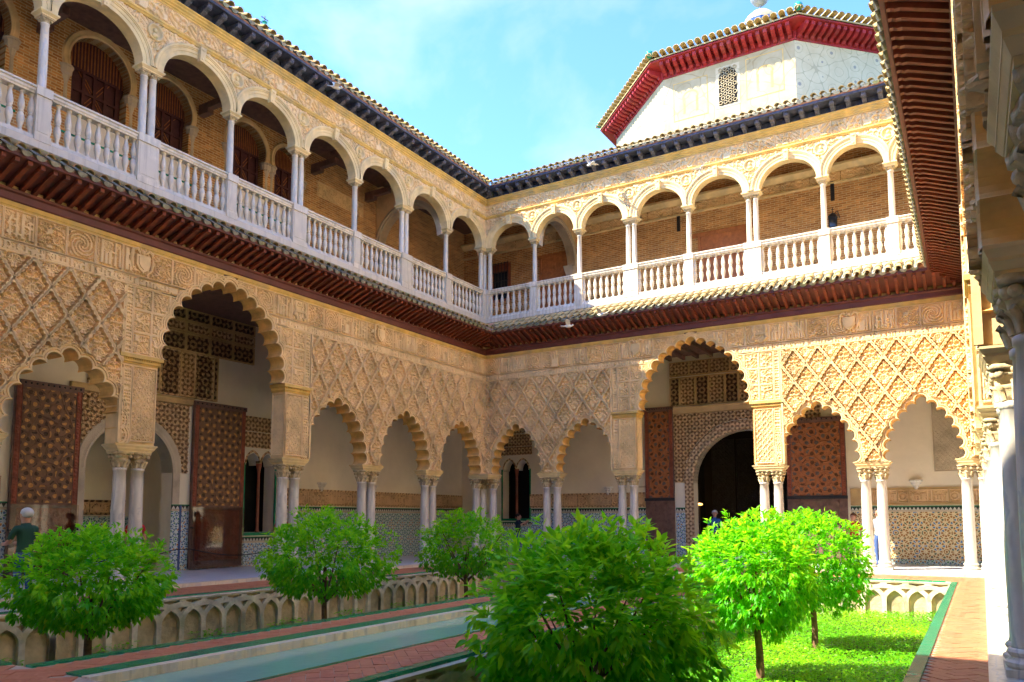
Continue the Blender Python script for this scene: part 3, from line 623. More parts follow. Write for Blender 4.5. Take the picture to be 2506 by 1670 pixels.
def upper_arcade(label,loc,rz,cols,hh,smax=99,ends=True):
    """cols: (s,double?)"""
    T=thing('upper_arcade',label,'arcade',loc,rz); lo,hi=cols[0][0],cols[-1][0]; zs=12.105
    for k,(s,db) in enumerate(cols):
        if db==1:
            for d in (-.115,.115): ucolumn(T,s+d)
        elif db==0: ucolumn(T,s)
        hw={0:.20,1:.31,2:.30}[db]
        if db==2: hw=.33
        b=MB().box(s-hw+.05,s+hw-.05,-.30,.0,12.012,12.05); b.frus(s-hw+.05,s+hw-.05,-.31,.01,12.05,s-hw,s+hw,-.34,.04,12.09); b.box(s-hw,s+hw,-.34,.045,12.09,12.125); part('impost',b,'cream_arch',T)
        if 0<k<len(cols)-1: ob('medallion',shared(m_medallion),T,(s,.0,13.0))
        if k<len(cols)-1:
            e,db2=cols[k+1]; a_=s+{0:.16,1:.27,2:.27}[db]; b_=e-{0:.16,1:.27,2:.27}[db2]; mid=(a_+b_)/2; A=(b_-a_)/2
            poly=[(s,12.126),(s,13.92),(e,13.92),(e,12.126)]+[(x,z) for x,z in reversed(arcpts(mid,A,hh,12.126,.22)) if s<x<e]
            part('spandrel_wall',MB().prismy(poly,0,-.30),'stucco_plain',T)
            rings=[[(min(max(x,s),e),t,z) for x,z in arcpts(mid,A,hh,12.126,d)] for d,t in ARV]; part('archivolt',MB().loft(rings),'cream_arch',T)
            ob('keystone',shared(m_key),T,(mid,.03,12.126+hh+.12))
            # carved spandrel halves
            w=e-s; us=np.linspace(0,w,int(w/.022)); vs=np.linspace(0,13.26-12.4,40); U,V=np.meshgrid(us,vs,indexing='ij'); H=arab(U,V,.24,k%3)*.045
            def keep(u,v,mid=mid,A=A,s=s): return (((u+s-mid)/(A+.25))**2+((v+12.4-12.126)/(hh+.25))**2>1)&(np.hypot(u,v+12.4-13.0)>.2)&(np.hypot(u-w,v+12.4-13.0)>.2)
            me=gridmesh('carved_spandrel',us,vs,H,0,'stucco',keep)
            if me: ob('carved_spandrel',me,T,(s,.002,12.4))
    part('string_moulding',MB().extr([(0,13.27),(.04,13.275),(.06,13.31),(.085,13.33),(.085,13.37),(.03,13.385),(0,13.385)],lo,hi),'ochre',T)
    n=int((hi-lo)/.82); w=(hi-lo)/n
    for k in range(n): ob('frieze_panel',pmesh('uf%d_%s'%(k%5,str(round(w,3))),w-.006,.44,lambda u,v,i=k%5:np.maximum(frame(u,v,w,.44,.02)*.5,np.where(frame(u,v,w,.44,.035)>0,0,arab(u,v,.26+.03*i,i)*.9)),.07,'stucco',cell=.02),T,(lo+k*w,.002,13.39))
    part('cornice',MB().extr([(0,13.84),(.03,13.843),(.03,13.88),(.06,13.90),(.06,13.93),(.10,13.96),(.10,14.0),(.14,14.03),(.14,14.06),(0,14.06)],lo,hi),'ochre',T)
    return T
def m_corbel():
    prof=[(0,14.065),(.05,14.07),(.14,14.085),(.22,14.12),(.30,14.155),(.36,14.16),(.42,14.17),(.45,14.20),(.45,14.29),(0,14.29)]
    b=MB().extr(prof[::-1],-.06,.06); b.ball((0,.08,14.10),.05,8,5,(1.35,.8,.7)); b.tube([(-.075,.38,14.20),(.075,.38,14.20)],.04,8); b.tube([(-.07,.24,14.15),(.07,.24,14.15)],.028,7); return b.mesh('corbel','corbel_carved')
def upper_eave(label,loc,rz,s0,s1,tm,off=0.):
    T=thing('tiled_cornice_eave',label,'eave',loc,rz)
    part('frieze_board',MB().box(s0,s1,-.02,.02,14.062,14.30),'corbel',T)
    n=int((s1-s0)/.45)
    for k in range(n+1):
        s=s0+.2+k*.45
        if s<s1-.05: ob('corbel',shared(m_corbel),T,(s,0,0))
    part('soffit_board',MB().box(s0,s1,.0,.52,14.291,14.315),'corbel',T); part('fascia_board',MB().extr([(.50,14.27),(.54,14.275),(.55,14.335),(.50,14.335)],s0,s1),'corbel',T)
    part('tile_bedding',MB().extr([(-.02,14.32),(.54,14.34),(.57,14.375),(-.02,14.66)],s0,s1),'pinkmortar',T)
    eave(T,s0,s1,(.64,14.40),(-.02,14.70),.27,1,tm,'mortar',off)
    part('roof_slab',MB().extr([(-.02,14.665),(-4.2,16.2),(-4.2,16.05),(-.02,14.5)],s0,s1),'tile',T)
    return T
# ================================================================== THE COURT
W=16.3; LY=24.05
WL=((0,0,0),-PI/2); WB=((W,0,.004),PI); WR=((16.455,-LY,.008),PI/2+.0092)
# ---- ground, gallery floors, walks, garden beds
ZW=-.08; ZG=-1.08
BLx=(2.27,7.42); BRx=(11.12,15.56); BY=(-20.35,-2.52); PX=(8.52,10.16)
def struct(name,mb,mat): return tag(part(name,mb,mat,None),kind='structure')
struct('ground',MB().add([(-300,-300,-1.6),(300,-300,-1.6),(300,300,-1.6),(-300,300,-1.6)],[(0,1,2,3)]),'soil')
b=MB(); MX=16.30
for x0,x1,y0,y1 in ((-3.6,.38,-LY-3.6,3.6),(MX,W+3.6,-LY-3.6,3.6),(.38,MX,-.42,3.6),(.38,MX,-LY-3.6,-LY+.42)): b.box(x0,x1,y0,y1,-.2,0)
struct('gallery_floor',b,'marble_floor')
b=MB()
for x0,x1,y0,y1 in ((.38,.62,-LY+.42,-.42),(MX-.02,MX+.22,-LY+.42,-.42)): b.box(x0,x1,y0,y1,-.15,.006)
b.box(.62,MX-.02,-.66,-.42,-.15,.006); struct('marble_kerb',b,'marble_white')
b=MB(); A0,A1,B0,B1=.38,MX,-LY+.42,-.42
for x0,x1,y0,y1 in ((A0,BLx[0],B0,B1),(BLx[1],PX[0]-.02,BY[0],BY[1]),(PX[1]+.02,BRx[0],BY[0],BY[1]),(BRx[1],A1,B0,B1),(BLx[0],BRx[1],BY[1],B1),(BLx[0],BRx[1],B0,BY[0])): b.box(x0,x1,y0,y1,-1.5,ZW-.012)
walk=struct('garden_walk',b,'grout')
def m_paver(): return MB().box(-.137,.137,-.066,.066,-.02,.0).mesh('paving_tile','paver')
def herring(parent,x0,x1,y0,y1,maxn=300,key=lambda x,y:0):
    w,l=.14,.28; out=[]; cx,cy=(x0+x1)/2,(y0+y1)/2
    for i in range(-90,90):
        for j in range(-90,90):
            # herringbone lattice rotated 45 deg
            for (a,bq,r) in ((0,0,0),(.21,.07,PI/2)):
                X=(i*w+j*2*l)+a*0; 
                px=i*w+j*l*2+ (0 if r==0 else .21); py=i*w+ (0 if r==0 else .07)
                u,v=(px-py)*.7071,(px+py)*.7071
                x,y=cx+u,cy+v
                if x0-.02<x<x1+.02 and y0-.02<y<y1+.02: out.append((key(x,y),x,y,r+PI/4))
    out.sort(); return out
def pave(x0,x1,y0,y1,name_parent,keyf,n=300):
    # herringbone by explicit two-brick cell marching
    w=.14; l=.28; tiles=[]
    nx=int((x1-x0)/w)+40; 
    for i in range(-220,220):
        for k in range(-70,70):
            # horizontal brick
            hx=(i+4*k)*w; hy=i*w
            for r,(px,py) in ((0,(hx+l/2,hy+w/2)),(1,(hx+3*w+w/2,hy+w))):
                u=(px-py)*.7071+(x0+x1)/2; v=(px+py)*.7071+(y0+y1)/2
                if x0-.035<u<x1+.035 and y0-.035<v<y1+.035: tiles.append((keyf(u,v),u,v,(r*PI/2)+PI/4))
    tiles.sort(); rest=MB()
    for q,(kk,u,v,a) in enumerate(tiles):
        if q<n: ob('paving_tile',shared(m_paver),name_parent,(u,v,ZW+random.uniform(-.002,.003)),(random.uniform(-.006,.006),random.uniform(-.006,.006),a))
        else:
            c,s_=math.cos(a),math.sin(a); P=[(x*c-y*s_+u,x*s_+y*c+v) for x,y in ((-.137,-.066),(.137,-.066),(.137,.066),(-.137,.066))]
            rest.add([(x,y,ZW-.02) for x,y in P]+[(x,y,ZW) for x,y in P],[(4,5,6,7),(0,1,5,4),(1,2,6,5),(2,3,7,6),(3,0,4,7)])
    if rest.f: tag(part('paving_tile_field',rest,'paver',name_parent),kind='stuff')
near=lambda x,y:math.hypot(x-16.3,y+24.9)
def sub_walk(name,x0,x1,y0,y1): 
    o=struct(name,MB().box(x0,x1,y0,y1,-.3,ZW-.0105),'grout'); return o
w1=sub_walk('pool_walk',7.58,8.20,BY[0]-.14,BY[1]); pave(7.58,8.20,BY[0]-.12,BY[1],w1,near,300)
w2=sub_walk('pool_walk',10.20,10.98,BY[0],BY[1]); pave(10.20,10.98,BY[0],BY[1],w2,near,300)
w3=sub_walk('side_walk',15.71,16.28,B0,-.66); pave(15.71,16.28,-20.2,-.66,w3,near,300)
w4=sub_walk('side_walk',.64,2.12,B0,-.66); pave(.64,2.12,-17.5,-.66,w4,near,300)
w5=sub_walk('end_walk',2.12,15.71,-2.38,-.66); pave(2.12,15.7,-2.38,-.66,w5,near,300)
w6=sub_walk('end_walk',.64,15.70,B0,-20.50); pave(4.2,8.6,-22.4,-20.52,w6,lambda x,y:-y,300)
# green glazed edging tiles
def m_edge(wd):
    def f(): return MB().frus(-.142,.142,-wd/2,wd/2,-.03,-.138,.138,-wd/2+.005,wd/2-.005,.012).mesh('edging_tile','green')
    return f
E15,E22,E30=m_edge(.145),m_edge(.22),m_edge(.30)
def edging(name,x,y0,y1,mesh,vert=True,x1=None):
    e=bpy.data.objects.new(name,None); COL.objects.link(e); tag(e,kind='structure')
    n=int((y1-y0)/.288)
    for k in range(n): ob('edging_tile',shared(mesh),e,(x,y0+.144+k*.288,ZW) if vert else (y0+.144+k*.288,x,ZW),(0,random.uniform(-.01,.01),PI/2 if vert else 0))
    return e
edging('garden_edging',2.195,BY[0]-.1,BY[1]+.1,E15); edging('garden_edging',7.50,BY[0],BY[1],E15); edging('garden_edging',11.05,BY[0],BY[1],E15); edging('garden_edging',15.635,BY[0]-.1,BY[1]+.1,E15)
edging('pool_edging',8.35,BY[0],BY[1],E30); edging('garden_edging',BY[1]+.07,BLx[0],BLx[1],E15,False); edging('garden_edging',BY[1]+.07,BRx[0],BRx[1],E15,False); edging('garden_edging',BY[0]-.07,BLx[0],BLx[1],E15,False)
# pool
struct('pool_kerb',MB().box(8.50,8.64,BY[0],BY[1],-.5,ZW+.005).box(8.66,8.84,BY[0],BY[1],-.5,-.19),'marble_white')
struct('pool_edge',MB().box(10.14,10.20,BY[0],BY[1],-.5,ZW+.006),'green')
struct('pool_basin',MB().box(8.6,10.2,BY[0],BY[1],-1.2,-.62),'pool_floor')
us=np.linspace(8.74,10.16,3); struct('water',MB().add([(8.64,BY[0],-.175),(10.16,BY[0],-.175),(10.16,BY[1],-.175),(8.64,BY[1],-.175)],[(0,1,2,3)]),'water')
# sunken beds: masonry faces with interlaced arches
def m_rib():
    b=MB(); r=.51; n=18; rin=r-.055; pts=[(-r,-1.05)]+[(-r*math.cos(PI*i/n),-.60+.36*math.sin(PI*i/n)/1) for i in range(n+1)]+[(r,-1.05)]
    o=[(x*(1+.055/r) if abs(x)>.001 else x,z+.055*max(0,(z+.6)/.36)) for x,z in pts]; i_=[(x*(1-.055/r),z-.055*max(0,(z+.6)/.36)) for x,z in pts]
    rings=[[(x,-.01,z) for x,z in o],[(x,.085,z) for x,z in o],[(x,.085,z) for x,z in i_],[(x,-.01,z) for x,z in i_]]
    return b.loft(rings).mesh('arch_rib','stone')
def bed_wall(label,loc,rz,L,dark=False):
    T=thing('garden_retaining_wall',label,'wall',loc,rz)
    part('masonry_face',MB().box(0,L,-.12,.006,-1.5,ZW-.03),'stone_wall',T)
    part('coping',MB().extr([(0,-.16),(.09,-.155),(.10,-.112),(0,-.108)],0,L),'stone',T); n=int(L/.51)
    for k in range(n+1): 
        x=k*.51
        ob('arch_rib',shared(m_rib),T,(x,.007+.004*(k%2),0),sc=None)
        b=MB().box(x-.06,x+.06,0,.055,-.235,-.16); ob('stud_block',shared(m_stud),T,(x,0,0))
    part('ledge',MB().box(0,L,0,.088,-.262,-.235),'stone',T); return T
def m_stud():
    b=MB().box(-.075,.075,0,.09,-.236,-.158); b.tube([(0,.085,-.197),(0,.10,-.197)],.014,6); return b.mesh('stud_block','stone')
bed_wall('long grey retaining wall with interlaced arches below the left walk',(BLx[0],BY[1],0),-PI/2,BY[1]-BY[0])
bed_wall('sunlit retaining wall with interlaced arches at the far end of the lawn',(BRx[1],BY[1],0),PI,BRx[1]-BRx[0])
bed_wall('far retaining wall of the left bed, half hidden behind the centre tree',(BLx[1],BY[1],0),PI,BLx[1]-BLx[0])
bed_wall('yellow stone retaining wall below the near pool walk',(BRx[0],BY[1],0),-PI/2,BY[1]-BY[0])
struct('bed_soil',MB().box(BLx[0],BLx[1],BY[0],BY[1],-1.55,ZG).box(BRx[0],BRx[1],BY[0],BY[1],-1.55,ZG),'soil')
# ---- left wing
pl=[0,3.22,6.43,9.65,14.4,17.6,20.8,LY]
MIT=(1,0,0,LY)
ARL,bigL=lower_arcade('lower_arcade','long shaded stucco arcade with scalloped arches along the left side',*WL,LY,pl,3,(0,7),[(14.50,7.34,'shield'),(9.67,7.34,'ribbon'),(6.25,7.36,'shield')],.18,0,18.7)
for ds,dt in ((-.25,-.25+.25),(.22,.0),(-.25,.47)): column(ARL,ds,-.25+dt)
b=MB()
for f0,f1,z0,z1 in ((.86,.86,0,.03),(.87,.94,.03,.075),(.94,.94,.075,.10),(.95,1.,.10,.145),(1.,1.,.145,.17)): b.frus(-.48*f0-.02,.48*f0-.02,-.48*f0-.02,.48*f0-.02,2.985+z0,-.48*f1-.02,.48*f1-.02,-.48*f1-.02,.48*f1-.02,2.985+z1)
part('impost',b,'cream_arch',ARL); part('corner_pier',MB().box(-.5,-.001,-.5,-.001,ZI,8.05),'stucco_plain',ARL)
lower_eave('timber eave with barrel tiles below the left balustrade',*WL,0,LY,TILE1,1,.13)
balustrade('white marble balustrade of the left upper gallery',*WL,[(0,.16)]+[(s,w) for s,w in ((2.45,.15),(4.88,.26),(7.32,.15),(9.70,.26),(12.05,.15),(14.42,.26),(16.80,.15),(19.2,.26))],9)
upper_arcade('shaded upper gallery arches on paired and single columns, left side',*WL,[(0,2),(2.45,0),(4.88,1),(7.32,0),(9.70,1),(12.05,0),(14.42,1),(16.80,0),(19.2,1),(21.6,0),(LY,1)],.84)
upper_eave('blue grey corbelled roof eave of the left wing',*WL,0,LY,TILE1,.1)
# ---- far wing
pb=[0,2.7,5.65,10.5,13.5,W]
MIT=(1,-1,0,W)
ARB,bigB=lower_arcade('lower_arcade','far stucco arcade, sunlit on its right, with a tall central scalloped arch',*WB,W,pb,2,(0,5),[(W-6.3,7.36,'shield'),(W-10.5,7.38,'ribbon'),(W-3.13,7.30,'castle'),(W-13.15,7.37,'shield')],W-11.5+.0)
column(ARB,-.1,-.25); column(ARB,.32,-.25); impost(ARB,.12,.9)
lower_eave('timber eave with mossy barrel tiles below the far balustrade',*WB,0,W,TILE2,2,.08)
balustrade('white marble balustrade of the far upper gallery',*WB,[(0.1,.15)]+[(W-x,w) for x,w in ((14.44,.15),(12.53,.15),(10.34,.26),(8.2,.15),(6.1,.26),(4.05,.15),(2.15,.15))]+[(W,.16)],7)
upper_arcade('upper gallery arches of the far wing, lit on the right half',*WB,[(0,1)]+[(W-x,d) for x,d in ((14.44,0),(12.53,0),(10.34,1),(8.2,0),(6.1,1),(4.05,0),(2.15,0))]+[(W,2)],.80)
upper_eave('dark corbelled roof eave of the far wing under the tower',*WB,0,W,TILE2,.05)
for ds,dt in ((.0,.0),): pass
# upper corner columns
UC=[o for o in COL.objects if o.name.startswith('upper_arcade')][0]
for x,y in ((-.15,-.12),(-.15,.15),(.12,.15)): ucolumn(UC,-y,x)
part('corner_pier',MB().box(-.3,-.001,-.3,-.001,12.126,13.92),'stucco_plain',UC)
# ---- right wing, seen edge on
MIT=(0,-1,0,LY)
ARR,bigR=lower_arcade('lower_arcade','stucco arcade on the right seen edge-on above its marble columns',*WR,LY,[0,2.5,5.1,8.35,13.1,16.45,19.75,LY],3,(0,7),[],.3,2.4,99)
lower_eave('timber eave overhead on the right with closely spaced rafters',*WR,0,LY,TILE2,1,.13)
T=thing('upper_wall','plain upper wall of the right wing above the eave','wall',*WR); part('wall',MB().box(0,LY,-.3,0,9.1,14.2),'stucco_plain',T); part('roof_slab',MB().extr([(.6,14.3),(.6,14.45),(-4.2,16.2),(-4.2,16.05)],0,LY),'tile',T)
# ---- near wing behind the viewpoint (casts the shade over the near court)
MIT=(0,0,0,0)
T=thing('near_wing','wing of the court behind the viewpoint','building',(0,-LY,0),0)
for k,x in enumerate((0,2.8,5.8,10.65,13.6)):
    for d in (-.215,.215): column(T,x+d,-.25)
for k,(a,b_) in enumerate(((0,2.8),(2.8,5.8),(10.65,13.6),(13.6,W))): A=Lobed(13,min((b_-a)/2-.47,1.1),1.56,ZI+.005,(a+b_)/2); arch_wall(A,a,b_,ZI,9.1,-.0,-.5,T)
A=Lobed(17,1.7,1.99,5.2,8.22); arch_wall(A,5.8,10.65,5.2,9.1,0,-.5,T)
part('upper_wall',MB().box(0,W,-.3,0,9.1,14.3),'stucco_plain',T); part('roof_slab',MB().extr([(.55,14.25),(.55,14.45),(-4.2,16.2),(-4.2,16.0)],0,W),'tile',T); part('eave_roof',MB().extr([(0,8.1),(.9,8.4),(.9,8.5),(0,9.05)],0,W),'tile',T)
# ================================================================== gallery interiors
D=3.6
def wall_open(T,s0,s1,z0,z1,t,th,ops,mat):
    """ops: list of (s_lo,s_hi,z_bottom,arch_outline[(s,z)...] from low s to high s)"""
    x=s0; b=MB()
    for lo,hi,zb,o in sorted(ops,key=lambda q:q[0]):
        if lo>x: b.box(x,lo,t-th,t,z0,z1)
        if zb>z0: b.box(lo,hi,t-th,t,z0,zb)
        b.prismy([(lo,z1),(hi,z1)]+[(a,c) for a,c in reversed(o)],t,t-th) if 0 else b.prismy([(lo,o[0][1]),(lo,z1),(hi,z1),(hi,o[-1][1])]+[(a,c) for a,c in reversed(o[1:-1])],t,t-th)
        x=hi
    if x<s1: b.box(x,s1,t-th,t,z0,z1)
    return part('wall',b,mat,T)
def round_top(sc,hw,zs,h=None,n=20): h=h or hw; return [(sc-hw*math.cos(PI*i/n),zs+h*math.sin(PI*i/n)) for i in range(n+1)]
def pointed_top(sc,hw,zs,h,n=8):
    R=(hw*hw+h*h)/(2*hw); ph=math.asin(min(1,h/R)); L=[(sc-hw+R-R*math.cos(ph*i/n),zs+R*math.sin(ph*i/n)) for i in range(n+1)]; return L+[(2*sc-x,z) for x,z in reversed(L[:-1])]
def dado(T,s0,s1,t,mat,z1=1.70):
    part('tile_dado',MB().box(s0,s1,t,t+.02,.16,z1),mat,T); part('skirting_tiles',MB().box(s0,s1,t,t+.028,0.001,.16),'zellige_grey',T)
    part('tile_border',MB().box(s0,s1,t,t+.024,z1,z1+.06),'grey_stucco',T)
    p=.115; n=max(1,int((s1-s0)/p)); p=(s1-s0)/n
    b=MB().box(s0,s1,t,t+.022,z1+.06,z1+.17); part('merlon_ground',b,'black_tile',T)
    b=MB()
    for k in range(n): x=s0+(k+.5)*p; b.prismy([(x-p*.46,z1+.065),(x,z1+.155),(x+p*.46,z1+.065)],t+.026,t+.018)
    tag(part('merlon_tiles',b,'white_tile',T),kind='stuff'); part('green_listel',MB().box(s0,s1,t,t+.032,z1+.17,z1+.195),'green',T)
def epi_band(T,s0,s1,t,mat='brown_stucco',z0=1.93,z1=2.50):
    part('band_backing',MB().box(s0,s1,t-.01,t+.025,z0,z1),mat,T); x=s0; k=0; h=z1-z0-.14
    while x<s1-.3:
        w=min((1.15,.34)[k%2],s1-x)
        if w>.2: ob('inscribed_panel',pmesh('ep%s%.2f%d'%(mat,w,k%4),w-.03,h,(lambda u,v,w=w,k=k:np.maximum(frame(u,v,w-.03,h,.025),kufic(u,v,w,h,k%4+3)*.8)) if k%2==0 else (lambda u,v,w=w:np.maximum(frame(u,v,w-.03,h,.025),(abs(np.hypot(u-w/2,v-h/2)-.12)<.025)*1.+.5*(np.hypot(u-w/2,v-h/2)<.07))),.05,'inscription',cell=.018),T,(x+.015,t+.02,z0+.07))
        x+=w; k+=1
    for z in (z0,z1-.04): part('band_moulding',MB().box(s0,s1,t,t+.05,z,z+.04),mat,T)
def twin_window(T,lo,hi,zb,zt,t,dark=True):
    c=(lo+hi)/2; hw=(hi-lo)/4-.045; sp=zt-hw*1.4
    b=MB()
    for q in (-1,1):
        m=c+q*(hw+.045); o=pointed_top(m,hw,sp,hw*1.4)
        rings=[[(x+(x-m)*f,tt,z+(z-sp)*f) for x,z in o] for f,tt in ((0,-.16),(0,.03),(.16,.03),(.18,.0))]; b.loft([[(x,t+tt,z) for x,tt,z in r] for r in rings])
    part('window_arches',b,'brown_stucco',T)
    cc=part('window_column',MB().lathe([(.07,zb),(.07,zb+.06),(.05,zb+.1),(.048,sp-.3),(.06,sp-.28),(.055,sp-.25),(.09,sp-.08),(.10,sp)],12,(c,t-.06,0)),'wood',T,True)
    part('window_frame',MB().box(lo-.06,lo,t-.02,t+.035,zb-.06,sp).box(hi,hi+.06,t-.02,t+.035,zb-.06,sp).box(lo-.06,hi+.06,t-.02,t+.04,zb-.1,zb-.0),'green',T)
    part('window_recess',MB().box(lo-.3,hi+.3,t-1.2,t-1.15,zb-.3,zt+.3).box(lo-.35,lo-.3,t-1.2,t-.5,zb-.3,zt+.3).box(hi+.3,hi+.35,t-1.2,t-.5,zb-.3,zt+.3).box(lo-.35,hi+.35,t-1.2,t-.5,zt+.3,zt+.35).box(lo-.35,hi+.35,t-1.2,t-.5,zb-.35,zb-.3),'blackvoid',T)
def framed(T,x,z0,w,h,fn,mat,fmat,t,depth=.06):
    clipped_panel('carved_panel',T,x+.03,z0+.03,w-.06,h-.06,fn,depth,mat,[],.018,t+.012)
    b=MB()
    for q in ((x,x+w-.006,z0,z0+.035),(x,x+w-.006,z0+h-.04,z0+h-.006),(x,x+.035,z0+.036,z0+h-.041),(x+w-.041,x+w-.006,z0+.036,z0+h-.041)): b.box(q[0],q[1],t,t+.09,q[2],q[3])
    part('panel_frame',b,fmat,T)
# ---- left gallery, inner wall
T=thing('gallery_wall','inner wall of the left lower gallery with portal and tiled dado','wall',*WL); t=-D
po=round_top(12.22,1.28,2.80); tw=pointed_top(7.47,.27,3.2,.38)+pointed_top(8.07,.27,3.2,.38)
wall_open(T,-4.1,LY,0,7.75,t,.5,[(7.16,8.38,1.05,[(7.16,3.18)]+tw+[(8.38,3.18)]),(10.94,13.5,0,po)],'plaster')
dado(T,-D,7.02,t,'zellige_grey'); dado(T,7.02,8.5,t,'zellige_blue',.72); dado(T,8.5,10.55,t,'zellige_blue'); dado(T,13.9,LY,t,'zellige_blue')
epi_band(T,-D,6.6,t); epi_band(T,15.5,18.8,t)
twin_window(T,7.16,8.38,1.05,3.62,t)
for x,w,z0,z1 in ((6.75,2.0,3.75,4.25),(6.75,2.0,4.27,4.75),(6.75,.34,2.55,3.73)): clipped_panel('carved_panel',T,x,z0,w-.02,z1-z0,rect_panel(w,z1-z0,2),.03,'brown_stucco',[],t=t+.012)
# portal frame: arch moulding, spandrels, upper carved panels
b=MB(); b.loft([[(x+(x-12.22)*f,t+tt,z+(max(z,2.8)-2.8)*f) for x,z in po] for f,tt in ((0,-.5),(0,.05),(.05,.07),(.10,.05),(.2,.06),(.23,.02))]); part('portal_arch',b,'grey_stucco',T)
b=MB().box(13.5,13.72,t,t+.06,0,2.8).box(10.72,10.94,t,t+.06,1.9,2.8); part('portal_jamb',b,'grey_stucco',T)
dado(T,10.55,10.94,t+.01,'zellige_blue')
part('blue_corner_tiles',MB().box(10.62,10.68,t+.03,t+.05,0.002,1.87),'blue_tile',T)
us=np.linspace(0,3.5,120); vs=np.linspace(0,2.0,70); U,V=np.meshgrid(us,vs,indexing='ij')
me=gridmesh('carved_spandrel',us,vs,starlat(U,V,.17)*.07,0,'brown_stucco',keep=lambda u,v:((u+10.47-12.22)**2+(v+2.8-2.8)**2>1.55**2)); ob('carved_spandrel',me,T,(10.47,t+.02,2.8))
part('portal_lintel',MB().extr([(t,4.80),(t+.10,4.82),(t+.12,4.95),(t+.16,5.0),(t,5.02)],10.4,14.0),'gold_stucco',T)
x=9.55
for k,(w,mt) in enumerate(((.18,'dark_stucco'),(.62,'dark_stucco'),(.52,'brown_stucco'),(.62,'dark_stucco'),(.52,'brown_stucco'),(.62,'dark_stucco'),(.52,'brown_stucco'),(.4,'dark_stucco'))):
    framed(T,x,5.04,w,1.35,(rect_panel(w,1.35,k) if k%2 else lattice_panel(w,1.35)),mt,('gold_stucco','brown_stucco')[k%2],t); x+=w
for z0,z1,mt in ((6.40,6.95,'dark_stucco'),(6.97,7.30,'brown_stucco'),(7.32,7.68,'dark_stucco')):
    for k in range(7): framed(T,8.2+k*.84,z0,.84,z1-z0,(lattice_panel if k%2 else lambda a,b_:rect_panel(a,b_,2))(.84,z1-z0),mt,'gold_stucco',t)
part('dark_room',MB().box(10.2,14.2,t-3.2,t-3.1,0,4.6).box(10.1,10.2,t-3.2,t-.5,0,4.6).box(14.2,14.3,t-3.2,t-.5,0,4.6).box(10.1,14.3,t-3.2,t-.5,4.6,4.7).box(10.1,14.3,t-3.2,t-.5,-.1,0),'plaster',T)
epi_band(T,10.4,14.1,t-3.08,'dark_stucco',1.6,2.05); part('room_dado',MB().box(10.2,14.2,t-3.1,t-3.07,0,1.55),'zellige_grey',T)
# ---- far gallery inner wall
T=thing('gallery_wall','inner wall of the far lower gallery with arched doorway and tiled dado','wall',*WB); t=-D
X=lambda x:W-x
pc=8.95; po=round_top(X(pc),1.9,2.83); tw=pointed_top(X(-.42),.29,3.55,.42)+pointed_top(X(-1.08),.29,3.55,.42)
wall_open(T,-4.1,W+D,0,7.75,t,.5,[(X(pc)-1.9,X(pc)+1.9,0,po),(X(-.08),X(-1.42),1.48,[(X(-.08),3.53)]+tw+[(X(-1.42),3.53)])],'plaster')
twin_window(T,X(-.08),X(-1.42),1.48,4.0,t)
for z0,z1 in ((4.2,4.55),(4.57,5.1),(5.12,5.5)): clipped_panel('carved_panel',T,X(.06),z0,1.7,z1-z0,rect_panel(1.7,z1-z0,1),.03,'brown_stucco',[],t=t+.012)
dado(T,-D,X(12.5),t,'zellige_warm'); dado(T,X(5.2),X(0.0),t,'zellige_blue'); dado(T,X(0),X(-1.5),t,'zellige_blue',1.15); dado(T,X(6.95),X(6.35),t,'zellige_blue')
epi_band(T,-D,X(12.5),t,'gold_stucco'); epi_band(T,X(5.2),X(-.05),t)
clipped_panel('carved_panel',T,X(16.2),3.0,1.15,2.3,lattice_panel(1.15,2.3),.02,'grey_stucco',[],t=t+.012)
c=X(pc); b=MB(); b.loft([[(x+(x-c)*f,t+tt,z+(max(z,2.83)-2.83)*f) for x,z in po] for f,tt in ((0,-.5),(0,.05),(.05,.08),(.09,.05),(.17,.06),(.2,.02))]); part('portal_arch',b,'brown_stucco',T)
b=MB()
for sg in (-1,1): b.box(c+sg*1.9-(.0 if sg>0 else .33),c+sg*1.9+(.33 if sg>0 else 0),t,t+.05,0,2.83)
part('portal_jamb',b,'brown_stucco',T)
us=np.linspace(0,5.4,180); vs=np.linspace(0,2.6,90); U,V=np.meshgrid(us,vs,indexing='ij'); me=gridmesh('carved_spandrel',us,vs,arab(U,V,.22,1)*.06,0,'brown_stucco',keep=lambda u,v:((u-2.7)**2+v**2>2.27**2)); ob('carved_spandrel',me,T,(c-2.7,t+.015,2.85))
part('portal_lintel',MB().extr([(t,5.46),(t+.10,5.48),(t+.12,5.66),(t+.16,5.72),(t,5.74)],c-2.75,c+2.75),'gold_stucco',T)
x=c-2.75
for k,w in enumerate((.62,.5,.62,.5,.62,.5,.62,.5,.62,.4)): framed(T,x,5.76,w,1.12,(rect_panel(w,1.12,k) if k%2 else lattice_panel(w,1.12)),('brown_stucco','dark_stucco')[k%2],'gold_stucco',t); x+=w
for k in range(7): framed(T,c-2.75+k*.785,6.92,.785,.56,frieze_fn(.785,.56,1),'brown_stucco','gold_stucco',t,.09)
